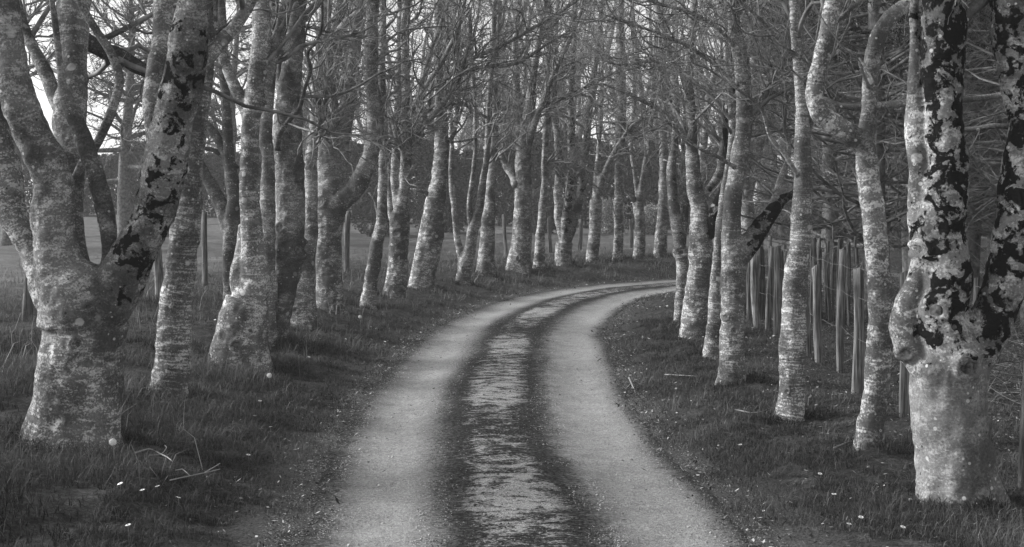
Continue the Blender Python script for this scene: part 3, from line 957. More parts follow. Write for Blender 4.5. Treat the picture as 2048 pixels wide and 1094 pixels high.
traced_tree(B, 'upright tree with a thick dark limb angling out low towards the stake fence',
    [(1465, 770, 58), (1462, 640, 52), (1466, 545, 55)],
    [dict(p=[(1462, 470, 44), (1465, 400, 36), (1478, 330, 38), (1488, 240, 38), (1483, 140, 34), (1472, 60, 28), (1465, 0, 26), (1462, -60, 22)], lean=.1, tone=.6, moss=.05),
     dict(p=[(1482, 512, 46), (1503, 482, 42), (1526, 446, 38), (1546, 418, 31), (1566, 398, 22), (1588, 386, 15), (1602, 360, 11), (1604, 330, 8)], lean=.15, moss=.9, tone=.1, ext=False)],
    [dict(p=[(1560, 405, 12), (1545, 380, 9), (1520, 360, 7), (1490, 345, 5)], lean=-.2, tone=.2),
     dict(par=2, p=[(1544, 420, 20), (1553, 385, 14), (1566, 345, 11), (1578, 300, 9), (1570, 250, 7), (1575, 190, 5)], lean=.1, tone=.2),
     dict(p=[(1490, 250, 10), (1530, 210, 9), (1545, 160, 9), (1570, 128, 8), (1590, 112, 6)], lean=.1, tone=.2),
     dict(p=[(1470, 335, 8), (1430, 310, 7), (1395, 295, 5), (1330, 240, 4)], lean=-.3, dd=-.2),
     dict(p=[(1478, 110, 10), (1440, 60, 9), (1380, 25, 8), (1310, 5, 7), (1260, -25, 6)], lean=-.2, ext=False),
     dict(p=[(1486, 190, 9), (1430, 130, 8), (1370, 90, 7), (1300, 60, 6), (1210, 30, 4)], lean=-.2, ext=False)],
    side=-1, dens=26, group=GR, moss=.12, tone=.75, zmin=2.4, seed=34)
traced_tree(B, 'straight tree closely banded with horizontal lines, standing before the pale fence stakes',
    [(1576, 838, 56), (1580, 780, 49), (1582, 715, 49), (1590, 610, 49), (1598, 527, 48), (1603, 440, 44)],
    [dict(p=[(1606, 350, 38), (1606, 270, 32), (1600, 190, 25), (1597, 130, 22), (1590, 60, 22), (1588, 0, 22), (1586, -50, 20)], lean=.1, tone=.6)],
    [dict(p=[(1598, 352, 9), (1570, 310, 9), (1540, 275, 8), (1520, 215, 7), (1470, 175, 6), (1420, 140, 5), (1370, 100, 4)], lean=-.1, dd=-.15, tone=.1),
     dict(p=[(1595, 120, 10), (1570, 95, 9), (1530, 50, 8), (1500, 20, 7), (1470, -10, 6)], lean=-.2, tone=.1),
     dict(p=[(1610, 300, 11), (1625, 230, 10), (1640, 150, 9), (1652, 60, 8)], lean=.2, tone=.2)],
    side=-1, dens=18, group=GR, tone=.85, zmin=2.5, seed=35, lines=1.)
traced_tree(B, 'pale tree with a great elbow-shaped limb bending up from its stem',
    [(1739, 893, 54), (1748, 800, 51), (1755, 720, 51), (1760, 650, 50), (1759, 590, 50), (1750, 500, 46), (1741, 400, 48)],
    [dict(p=[(1736, 330, 46), (1735, 285, 42), (1737, 235, 34), (1739, 170, 32), (1746, 110, 32), (1762, 62, 32), (1789, 26, 30), (1815, 9, 28), (1842, -10, 26)], lean=.08, tone=.6),
     dict(p=[(1738, 320, 44), (1722, 284, 46), (1690, 262, 44), (1652, 236, 43), (1632, 205, 38), (1629, 168, 36), (1640, 118, 37), (1655, 60, 36), (1668, 0, 35), (1676, -60, 32)], lean=-.05, tone=1.1)],
    [dict(p=[(1738, 175, 7), (1722, 135, 7), (1720, 118, 6), (1740, 150, 5), (1752, 170, 4)], lean=-.3, dd=-.15, tone=.2),
     dict(p=[(1640, 120, 12), (1662, 60, 10), (1690, 30, 9), (1730, -10, 8)], lean=.3, tone=.2),
     dict(par=1, p=[(1738, 211, 15), (1770, 210, 15), (1820, 206, 16), (1880, 203, 15), (1940, 199, 13), (1985, 193, 11), (2040, 188, 8), (2090, 180, 5)], lean=.12, tone=.3),
     dict(par=1, p=[(1738, 212, 14), (1710, 213, 13), (1680, 210, 10), (1655, 198, 7), (1625, 190, 5)], lean=.35, tone=.3),
     dict(p=[(1756, 366, 6), (1800, 345, 5), (1830, 320, 3)], lean=.3, tone=.3)],
    side=-1, dens=10, group=GR, moss=.06, tone=.85, zmin=2.7, seed=36, lines=.3)
traced_tree(B, 'massive three-stemmed tree with black moss plates and knobbly pruning scars',
    [(1914, 988, 142), (1913, 940, 144), (1912, 850, 148), (1912, 780, 156), (1912, 720, 152)],
    [dict(p=[(1896, 660, 116), (1887, 580, 92), (1883, 500, 92), (1888, 400, 90), (1894, 320, 82), (1890, 200, 72), (1882, 100, 84), (1880, 0, 84), (1878, -80, 76)], lean=.0, moss=.84, tone=.28),
     dict(p=[(1860, 745, 40), (1822, 705, 46), (1810, 650, 54), (1822, 592, 48), (1837, 520, 38), (1835, 420, 37), (1834, 320, 40), (1833, 240, 42), (1831, 150, 28), (1829, 60, 21), (1830, -20, 19)], lean=.06, moss=.5, tone=1.),
     dict(p=[(1950, 700, 104), (1990, 625, 86), (2016, 530, 90), (2036, 420, 86), (2050, 320, 78), (2056, 250, 72), (2040, 160, 74), (2026, 70, 76), (2016, -20, 74), (2010, -90, 66)], lean=-.02, moss=.80, tone=.28)],
    [dict(p=[(1920, 60, 26), (1940, 25, 24), (1965, 2, 22), (1990, -30, 20)], lean=.1),
     dict(p=[(2020, 254, 11), (1985, 252, 11), (1950, 258, 11), (1900, 262, 9)], lean=.3, dd=.2, tone=.3)],
    side=-1, dens=8, group=GR, moss=.3, tone=-.38, zmin=2.75, seed=37, lines=.05, scars=[(1872, 622, 20, 8), (1907, 657, 11, 5), (1933, 734, 22, 9), (1838, 500, 14, 6), (1812, 705, 12, 6)], flare=.34)

# ---------------------------------------------------------------- fences
def post(root, px, top, base, w, tone, rng, split=False):
    x, y, z = base_point(px, base)
    k = y / F
    h = (base - top) * k; r = w * .45 * k; tone *= .75
    n = 12; lev = 9
    lx = rng.uniform(-.06, .06); ly = rng.uniform(-.04, .04); tilt = rng.uniform(-1, 1) * r * .8
    V, Q = [], []
    th = np.linspace(0, 2 * np.pi, n, endpoint=False)
    sq = 1 + .16 * np.cos(2 * th + rng.uniform(0, 6)) + .09 * np.cos(3 * th + rng.uniform(0, 6)) + rng.uniform(-.07, .07, n)
    for i in range(lev):
        t = i / (lev - 1); zz = -.25 + t * (h + .25)
        for a, s in zip(th, sq):
            rr = r * s * (1.08 - .12 * t) * (1 + .04 * math.sin(9 * t + a * 2 + px))
            V.append((lx * t + rr * math.cos(a) + .01 * math.sin(5 * t + px), ly * t + rr * math.sin(a), zz + (t == 1) * (tilt * math.cos(a + px) + .012 * math.sin(3 * a))))
    for i in range(lev - 1):
        for a in range(n):
            b = (a + 1) % n
            Q.append((i * n + a, i * n + b, (i + 1) * n + b, (i + 1) * n + a))
    V.append((lx, ly, h + .004)); c = len(V) - 1
    T = [((lev - 1) * n + a, (lev - 1) * n + (a + 1) % n, c) for a in range(n)]
    b = Bag(); b.add(np.array(V), Q, T, tone=tone)
    o = b.build('post', M_WOOD, root)
    o.location = (x - root.location.x, y - root.location.y, z - root.location.z)
    return np.array([x, y, z]), h


def wire_run(root, ends, hts, r=.0022):
    for hh in hts:
        b = Bag()
        for (a, ha), (c, hc) in zip(ends[:-1], ends[1:]):
            t = np.linspace(0, 1, 7)[:, None]
            p = a * (1 - t) + c * t
            p[:, 2] += hh - .02 * np.sin(np.pi * t[:, 0])
            v, q, tr = long_tube(p - np.array(root.location), np.full(7, r), 5)
            b.add(v, q, tr)
        b.build('wire', M_WIRE, root)


rng = np.random.RandomState(5)
x, y, z = base_point(1715, 784)
stake = empty('stake_fence', (x, y, z))
tag(stake, 'fence of weathered round stakes and slack wire along the edge of the conifer wood', 'fence')
ends = []
for i, (px, top, base, w, tone) in enumerate([(2046, 455, 968, 22, .45), (1950, 560, 890, 20, .6), (1814, 548, 831, 24, .95), (1714, 540, 784, 20, .9), (1680, 500, 744, 18, .95), (1643, 533, 728, 18, .95),
                               (1615, 530, 711, 16, .9), (1582, 520, 690, 15, .8), (1556, 495, 668, 16, .85), (1536, 498, 660, 15, .9), (1516, 511, 655, 15, 1.75),
                               (1497, 505, 640, 10, .8), (1484, 508, 630, 9, .8), (1548, 500, 640, 9, .7), (1526, 505, 636, 9, .6), (1700, 488, 650, 8, .7), (1688, 492, 648, 7, .65),
                               (1672, 480, 655, 11, .7), (1632, 478, 650, 10, .6), (1570, 505, 645, 9, .7), (1474, 500, 622, 8, .7)] + [(1478 + 8.6 * k + rng.uniform(-4, 4), 484 + rng.uniform(-8, 22), 628 + .09 * 8.6 * k + rng.uniform(-5, 6), rng.uniform(5, 9), rng.uniform(.6, 1.1)) for k in range(29)]):
    p, h = post(stake, px, top, base, w, tone, rng)
    if i < 11 and i != 7: ends.append((p, h))
wire_run(stake, [(a + np.array([0, -.06, 0]), h) for a, h in ends], (.45, .8, 1.05), .0013)

x, y, z = base_point(409, 568)
ff = empty('post_and_wire_fence', (x, y, z))
tag(ff, 'post and wire fence with thin round posts dividing the verge from the open pasture', 'fence')
ends = []
for (px, top, base, w, tone) in [(-60, 480, 665, 20, .7), (54, 475, 640, 20, .7), (320, 488, 598, 19, 1.25), (409, 425, 568, 14, .65), (693, 425, 542, 13, .75), (862, 430, 524, 11, .8), (1012, 431, 514, 9, .8),
                           (1100, 436, 505, 8, .8), (1160, 440, 500, 8, .8), (1262, 440, 495, 7, .8)]:
    p, h = post(ff, px, top, base, w, tone, rng)
    ends.append((p, h))
wire_run(ff, ends, (.35, .7, 1.0))


# ---------------------------------------------------------------- trees farther off (copies share meshes)
def copy_tree(root, loc, rz, sc, label):
    r = root.copy(); COL.objects.link(r)
    r.location = loc; r.rotation_euler = (0, 0, rz); r.scale = (sc, sc, sc)
    r['label'] = label
    for ch in list(root.children):
        c = ch.copy(); COL.objects.link(c); c.parent = r
    return r


def plain_tree(seed, name, group, label, mat, hmax, r0, nst, dens, zf):
    """bare broadleaf with several rising stems"""
    rg = np.random.RandomState(seed)
    root = empty(name)
    tag(root, label, 'tree', group)
    bag = Bag(); stems = []
    fork = rg.uniform(1.2, 2.6)
    for k in range(nst):
        az = rg.uniform(0, 6.28); sp = rg.uniform(.03, .22)
        p = [np.array([0, 0, -.3]), np.array([0, 0, .5]), np.array([0, 0, fork])]
        d = np.array([math.cos(az) * sp, math.sin(az) * sp, 1.])
        q = p[-1]
        for j in range(7):
            d = d + np.append(rg.uniform(-.26, .26, 2), .16); d /= np.linalg.norm(d)
            q = q + d * (hmax - fork) / 7; p.append(q)
        r = np.concatenate([[r0 * 1.25, r0, r0 * .85], r0 * .62 * np.linspace(1, .12, 7)])
        dp, dr = densify(np.array(p), r, .25)
        v, qd, t = long_tube(dp, dr, 9)
        al = np.repeat(dp[:, 2], 9)
        bag.add(v, qd, t, along=np.append(al, [0, dp[-1, 2]]), moss=.1, tone=.6)
        stems.append((dp, dr))
    bag.build('trunk', mat, root)
    cb = crown_bag(stems, rg, dens, zf, (0, 0, 0), 1.15)
    cb.build('crown', M_TWIG, root)
    return root


def conifer(seed, label):
    """plantation spruce: straight bole, whorls of drooping dead branches below, needles above"""
    rg = np.random.RandomState(seed)
    root = empty('spruce_tree')
    tag(root, label, 'tree', 'spruces in the dark plantation behind the stake fence')
    zz = np.linspace(-.3, 11, 22)
    p = np.stack([.06 * np.sin(zz * .7 + seed), .06 * np.cos(zz * .5), zz], -1)
    r = .13 * (1 - zz / 13)
    v, q, t = long_tube(p, r, 12)
    b = Bag(); b.add(v, q, t); b.build('trunk', M_CONTRUNK, root)
    a, ar = spawn(p[None], r[None] * 1., 170, rg, 1.1, 2.9, (1.2, 1.75), .55, None, 8, .10, .4, .026, .12, .2, .8)
    bag = Bag(); v, q = batch_tubes(a, ar, 5); bag.add(v, q)
    c, cr = spawn(a, ar, len(a) * 9, rg, .35, 1.0, (.5, 1.1), -.25, None, 5, .1, .6, .009, .14, .3)
    v, q = batch_tubes(c, cr, 3); bag.add(v, q)
    e, er = spawn(c, cr, len(c) * 4, rg, .12, .40, (.5, 1.1), -.1, None, 4, .1, .7, .0045, .2, .4)
    v, q = batch_tubes(e, er, 3); bag.add(v, q)
    bag.build('branches', M_DEADTWIG, root)
    # needle sprays on the live upper branches
    k = (c[:, 2, 2] > 3.4)
    cc = c[k]
    n = 26
    tt = rg.uniform(0, 1, (len(cc), n)) * (cc.shape[1] - 1)
    i = np.minimum(tt.astype(int), cc.shape[1] - 2); f = (tt - i)[..., None]
    ii = np.arange(len(cc))[:, None]
    b0 = (cc[ii, i] * (1 - f) + cc[ii, i + 1] * f).reshape(-1, 3)
    d = rg.normal(size=b0.shape) + np.array([0, 0, -.3]); d /= np.linalg.norm(d, axis=1, keepdims=True)
    s = np.cross(d, rg.normal(size=b0.shape)); s /= np.linalg.norm(s, axis=1, keepdims=True)
    L = rg.uniform(.06, .16, (len(b0), 1))
    V = np.stack([b0 - s * .006, b0 + s * .006, b0 + d * L], 1).reshape(-1, 3)
    T = np.arange(len(V)).reshape(-1, 3)
    nb = Bag(); nb.add(V, None, T, rnd=np.repeat(rg.uniform(0, 1, len(b0)), 3))
    nb.build('needles', M_NEEDLE, root, smooth=False)
    return root


rng = np.random.RandomState(21)
SP = [conifer(s, 'x') for s in (3, 8, 14)]
near_by = ['seen between the elbow-limbed tree and the mossy three-stemmed tree', 'seen behind the massive mossy tree', 'seen behind the banded straight tree', 'seen past the dark low limb']
spots = []
for row, (d, n, x0, x1) in enumerate([(15.5, 4, 6.1, 9.0), (18.5, 6, 4.4, 10), (22, 7, 4.6, 11.5), (26, 7, 5.2, 13), (31, 8, 8.5, 16), (42, 8, 9, 21), (50, 8, 8, 24)]):
    for k in range(n):
        spots.append((x0 + (x1 - x0) * (k + rng.uniform(.2, .8)) / n, d + rng.uniform(-1.2, 1.2)))
ordn = ['first', 'second', 'third', 'fourth', 'fifth', 'sixth', 'seventh', 'eighth']
rows = ['front', 'second', 'third', 'fourth', 'fifth', 'sixth', 'back']
cnt = 0
for row, n in enumerate([4, 6, 7, 7, 8, 8, 8]):
    for k in range(n):
        x, y = spots[cnt]
        lab = 'straight spruce with bare drooping branches, %s from the track in the %s plantation row' % (ordn[k], rows[row])
        loc = (x, y, gz(x, y)); rz = rng.uniform(0, 6.28); sc = rng.uniform(.9, 1.15)
        if cnt < 3:
            o = SP[cnt]; o.location = loc; o.rotation_euler.z = rz; o['label'] = lab
        else:
            copy_tree(SP[cnt % 3], loc, rz, sc, lab)
        cnt += 1

# bare broadleaves beyond the bend and beyond the pasture hedge
GF = 'bare trees beyond the bend and the pasture'
BT = [plain_tree(40 + k, 'bare_tree', GF, 'x', M_BARK, 13 + k, .17 + .03 * k, 3 + k, 60, 1.3) for k in range(3)]
far = []
for k in range(9): far.append((5.5 + 1.9 * k + rng.uniform(-.5, .5), 41.5 + .35 * k + rng.uniform(-.6, .6)))      # the avenue going on round the bend
for k in range(12): far.append((-9 + 2.3 * k + rng.uniform(-.6, .6), 63 + rng.uniform(-3, 4)))
for k in range(12): far.append((-10.5 + 2.6 * k + rng.uniform(-.8, .8), 74 + rng.uniform(-3, 4)))
for k in range(10): far.append((-12 + 4 * k + rng.uniform(-1, 1), 88 + rng.uniform(-4, 4)))
gname = ['in the avenue past the bend', 'just beyond the pasture hedge', 'behind the first trees beyond the hedge', 'deepest in the far wood']
o10 = ordn + ['ninth', 'tenth', 'eleventh', 'twelfth']
cnt = 0
for gi, n in enumerate([9, 12, 12, 10]):
    for k in range(n):
        x, y = far[cnt]
        lab = 'bare grey tree %s, %s from the open field' % (gname[gi], o10[k])
        loc = (x, y, gz(x, y)); rz = rng.uniform(0, 6.28); sc = rng.uniform(.8, 1.15)
        if cnt < 3:
            o = BT[cnt]; o.location = loc; o.rotation_euler.z = rz; o['label'] = lab
        else:
            copy_tree(BT[cnt % 3], loc, rz, sc, lab)
        cnt += 1

# dark spreading evergreen over the hedge on the open side
def spreading_tree(px, d, label, seed, hgt):
    rg = np.random.RandomState(seed)
    x = (px - CX) * d / F; z = gz(x, d)
    root = empty('spreading_pine', (x, d, z)); tag(root, label, 'tree', 'evergreens standing over the pasture hedge')
    zz = np.linspace(-.3, hgt, 18)
    p = np.stack([.15 * np.sin(zz * .6 + seed), .15 * np.cos(zz * .5), zz], -1)
    r = .24 * (1.02 - zz / (hgt + 1))
    v, q, t = long_tube(p, r, 12)
    b = Bag(); b.add(v, q, t); b.build('trunk', M_CONTRUNK, root)
    a, ar = spawn(p[None], r[None], 46, rg, 2.2, 5.2, (1.0, 1.6), .25, None, 10, .2, .5, .085, .14, .2, 1.7)
    bag = Bag(); v, q = batch_tubes(a, ar, 7); bag.add(v, q)
    c, cr = spawn(a, ar, len(a) * 14, rg, .6, 1.7, (.5, 1.), .1, None, 6, .15, .5, .02, .16, .25)
    v, q = batch_tubes(c, cr, 4); bag.add(v, q)
    e, er = spawn(c, cr, len(c) * 6, rg, .2, .6, (.5, 1.), .1, None, 4, .1, .6, .006, .2, .4)
    v, q = batch_tubes(e, er, 3); bag.add(v, q)
    bag.build('branches', M_CONTRUNK, root)
    cc = e[rg.uniform(size=len(e)) < .3]
    n = 12
    ii = np.arange(len(cc))[:, None]; i = rg.randint(0, 3, (len(cc), n))
    b0 = cc[ii, i].reshape(-1, 3)
    dd = rg.normal(size=b0.shape); dd /= np.linalg.norm(dd, axis=1, keepdims=True)
    s = np.cross(dd, rg.normal(size=b0.shape)); s /= np.linalg.norm(s, axis=1, keepdims=True)
    L = rg.uniform(.08, .2, (len(b0), 1))
    V = np.stack([b0 - s * .008, b0 + s * .008, b0 + dd * L], 1).reshape(-1, 3)
    nb = Bag(); nb.add(V, None, np.arange(len(V)).reshape(-1, 3), rnd=np.repeat(rg.uniform(0, 1, len(b0)), 3))
    nb.build('needles', M_NEEDLE, root, smooth=False)


spreading_tree(256, 44, 'dark pine with long horizontal limbs, seen between the stems of the nearest stout tree', 4, 9)
spreading_tree(470, 52, 'dark pine partly hidden behind the pale split-base tree', 9, 10)
spreading_tree(345, 47, 'dark pine glimpsed between the stout tree and the slender straight tree', 23, 9)
spreading_tree(20, 40, 'dark pine at the edge of the field beyond the leaning grey stem', 12, 9)


# ---------------------------------------------------------------- hedge and bushes
def leaf_cloud(pts, rg, size, tone):
    n = len(pts)
    nrm = rg.normal(size=(n, 3)); nrm /= np.linalg.norm(nrm, axis=1, keepdims=True)
    a = np.cross(nrm, rg.normal(size=(n, 3))); a /= np.linalg.norm(a, axis=1, keepdims=True)
    b = np.cross(nrm, a)
    s = rg.uniform(.6, 1.4, (n, 1)) * size
    V = np.stack([pts - a * s, pts + b * s * .6, pts + a * s, pts - b * s * .6], 1).reshape(-1, 3)
    Q = np.arange(4 * n).reshape(-1, 4)
    return V, Q, np.repeat(np.clip(tone + rg.normal(size=n) * .25, 0, 1), 4)


def bush(name, label, cat, x, y, w, dp, h, rg, mat, n=9000, size=.05, group=None):
    z = gz(x, y)
    root = empty(name, (x, y, z)); tag(root, label, cat, group)
    u = rg.normal(size=(n, 3)); u /= np.linalg.norm(u, axis=1, keepdims=True)
    rr = rg.uniform(.55, 1.0, (n, 1)) ** .6
    p = u * rr
    p = p * (1 + .28 * fbm(u * 2.6 + x, 3)[:, None])
    p = p * np.array([w * .5, dp * .5, h * .52]) + np.array([0, 0, h * .48])
    keep = fbm(p * 2.2 + 5, 2) > -.45
    p = p[keep & (p[:, 2] > -.05)]
    V, Q, t = leaf_cloud(p, rg, size, .45 + 0 * p[:, 0][:1].mean())
    b = Bag(); b.add(V, Q, None, rnd=t); b.build('leaves', mat, root, smooth=False)
    st = []
    base = np.tile(np.array([[0, 0, -.1]]), (14, 1)) + rg.normal(size=(14, 3)) * np.array([w * .12, dp * .12, 0])
    pts = np.stack([base, base + rg.normal(size=(14, 3)) * np.array([w * .08, dp * .08, 0]) + [0, 0, h * .4],
                    base + rg.normal(size=(14, 3)) * np.array([w * .2, dp * .2, .05]) + [0, 0, h * .85]], 1)
    v, q = batch_tubes(pts, np.tile(np.array([[.03, .02, .008]]), (14, 1)), 5)
    tw, tr = spawn(pts, np.full((14, 3), .02), 260, rg, .3, .9, (.4, 1.1), .2, None, 5, .3, .5, .008, .2, .3)
    b = Bag(); b.add(v, q); v, q = batch_tubes(tw, tr, 3); b.add(v, q)
    b.build('stems', M_TWIG, root)


rg = np.random.RandomState(77)
# the long hedge across the pasture
def hedge(name, label, a, c, h, rg, n):
    a = np.array(a, float); c = np.array(c, float)
    root = empty(name, (a[0], a[1], gz(*a))); tag(root, label, 'hedge')
    t = rg.uniform(0, 1, n); xy = a + (c - a) * t[:, None]
    dirv = (c - a) / np.linalg.norm(c - a); nr = np.array([-dirv[1], dirv[0]])
    hh = h * (1 + .16 * fbm(np.stack([xy[:, 0] * .5, xy[:, 1] * .5, 0 * t], -1), 3))
    th = rg.uniform(0, np.pi, n); rr = rg.uniform(.75, 1.05, n)
    off = np.cos(th) * rr * .9 * (1 + .3 * fbm(np.stack([xy[:, 0] * 1.1, th * 2, 0 * t], -1), 2))
    z = np.sin(th) ** .6 * rr * hh
    xy = xy + nr * off[:, None]
    p = np.column_stack([xy, ground_z(xy[:, 0], xy[:, 1], fine=False) + z])
    k = fbm(p * 1.4, 3) > -.55
    V, Q, tn = leaf_cloud(p[k], rg, .085, .4)
    b = Bag(); b.add(V - np.array(root.location), Q, None, rnd=tn); b.build('leaves', M_LEAF, root, smooth=False)
    m = 90
    t = np.linspace(0, 1, m); xy = a + (c - a) * t[:, None] + rg.normal(size=(m, 2)) * .2
    g0 = ground_z(xy[:, 0], xy[:, 1], fine=False)
    b0 = np.column_stack([xy, g0 - .1]) - np.array(root.location)
    pts = np.stack([b0, b0 + rg.normal(size=(m, 3)) * [.2, .2, 0] + [0, 0, h * .5], b0 + rg.normal(size=(m, 3)) * [.4, .4, .1] + [0, 0, h * .95]], 1)
    v, q = batch_tubes(pts, np.tile(np.array([[.06, .04, .015]]), (m, 1)), 5)
    tw, tr = spawn(pts, np.full((m, 3), .03), 1500, rg, .4, 1.1, (.4, 1.1), .2, None, 5, .2, .5, .012, .2, .3)
    b = Bag(); b.add(v, q); v, q = batch_tubes(tw, tr, 3); b.add(v, q)
    b.build('stems', M_TWIG, root)


hedge('field_hedge', 'long clipped hedge across the far side of the pasture under the pines', (-34, 66), (-11, 64), 3.0, rg, 70000)
hedge('field_hedge', 'scrubby hedge at the pasture edge behind the trees of the bend', (-11, 62), (9, 58), 3.3, rg, 80000)
GB = 'bushes at the far edge of the pasture'
bush('blossom_bush', 'pale blossoming bush in the hedge line beyond the wide Y-shaped tree', 'bush', 3.7, 54, 1.5, 1.2, 1.5, rg, M_BLOSSOM, 6000, .035, GB)
bush('blossom_bush', 'smaller pale blossoming bush beside the column-like tree at the bend', 'bush', 5.35, 54, 1.1, 1.0, 1.2, rg, M_BLOSSOM, 4000, .035, GB)
for i, (x, y, w, h, wh) in enumerate([(-4.6, 50, 2.2, 1.7, 'behind the knotty forked tree'), (-2.6, 53, 2.4, 1.9, 'behind the narrow V-shaped tree'), (1.2, 53, 2.2, 1.6, 'behind the three-stemmed tree of the bend'),
                                     (7.2, 52, 2.6, 1.9, 'behind the thin scarred tree'), (9.6, 49, 2.8, 2.0, 'behind the tree with the twisted burr'), (12.5, 47, 3.0, 2.2, 'behind the tree with the dark low limb')]):
    bush('leafy_bush', 'dark leafy bush ' + wh, 'bush', x, y, w, w * .8, h, rg, M_LEAF, 7000, .05, GB)


# ---------------------------------------------------------------- undergrowth in the plantation: brambles and dead sticks
def undergrowth():
    rg = np.random.RandomState(31)
    n = 9000
    y = 10.5 + 24 * rg.uniform(0, 1, n) ** 1.3; x = rg.uniform(3.1, 15, n)
    u = road_side(x, y)
    k = u > 4.2 + .5 * rg.normal(size=n)
    x, y = x[k], y[k]; n = len(x)
    z = ground_z(x, y)
    d = rg.normal(size=(n, 3)) * [1, 1, .35] + [0, 0, .55]; d /= np.linalg.norm(d, axis=1, keepdims=True)
    L = rg.uniform(.25, 1.15, n)
    K = 7
    p = np.empty((n, K, 3)); p[:, 0] = np.column_stack([x, y, z - .02])
    for j in range(1, K):
        d = d + rg.normal(size=(n, 3)) * .16 + np.array([0, 0, -.20]); d /= np.linalg.norm(d, axis=1, keepdims=True)
        p[:, j] = p[:, j - 1] + d * (L / (K - 1))[:, None]
    g = ground_z(p[:, :, 0].ravel(), p[:, :, 1].ravel()).reshape(n, K)
    p[:, :, 2] = np.maximum(p[:, :, 2], g + .01)
    rad = rg.uniform(.002, .006, n)[:, None] * np.linspace(1, .4, K)
    b = Bag(); v, q = batch_tubes(p, rad, 3); tone = rg.uniform(0, 1, n) ** 2
    b.add(v, q, None, rnd=np.repeat(tone, K * 3))
    c, cr = spawn(p, rad, n * 3, rg, .1, .4, (.4, 1.2), -.1, None, 4, .1, .7, .003, .25, .4)
    v, q = batch_tubes(c, cr, 3); b.add(v, q, None, rnd=np.repeat(rg.uniform(0, 1, len(c)) ** 2, 12))
    lv = p[rg.randint(0, n, 9000), rg.randint(1, K, 9000)] + rg.normal(size=(9000, 3)) * .05
    V, Q, t = leaf_cloud(lv, rg, .022, .2); b.add(V, Q, None, rnd=t)
    tag(b.build('undergrowth', M_BRAMBLE, None, smooth=False), kind='stuff')


undergrowth()


# ---------------------------------------------------------------- grass
def blades(name, x, y, hgt, wid, lean, mat, rg, tone, seg=2):
    n = len(x)
    z = ground_z(x, y)
    az = rg.uniform(0, 2 * np.pi, n)
    d = np.stack([np.cos(az), np.sin(az)], -1) * (rg.uniform(.1, 1., n) * lean)[:, None]
    s = np.stack([-np.sin(az + rg.normal(size=n) * .6), np.cos(az), 0 * az], -1) * (wid * .5)[:, None]
    b0 = np.column_stack([x, y, z - .008])
    m = b0 + np.column_stack([d * hgt[:, None] * .33, hgt * (.58 - .06 * np.minimum(1.6, np.hypot(d[:, 0], d[:, 1])))])
    ln = np.minimum(1.6, np.hypot(d[:, 0], d[:, 1]))
    tp = b0 + np.column_stack([d * hgt[:, None] * .95, hgt * (1 - .42 * ln)])
    V = np.stack([b0 - s, b0 + s, m + s * .75, m - s * .75, tp], 1).reshape(-1, 3)
    i = np.arange(n)[:, None] * 5
    Q = (i + np.array([[0, 1, 2, 3]])); T = (i + np.array([[3, 2, 4]]))
    b = Bag(); b.add(V, Q, T, rnd=np.repeat(np.clip(tone, 0, 1), 5))
    return tag(b.build(name, mat, None, smooth=False), kind='stuff')


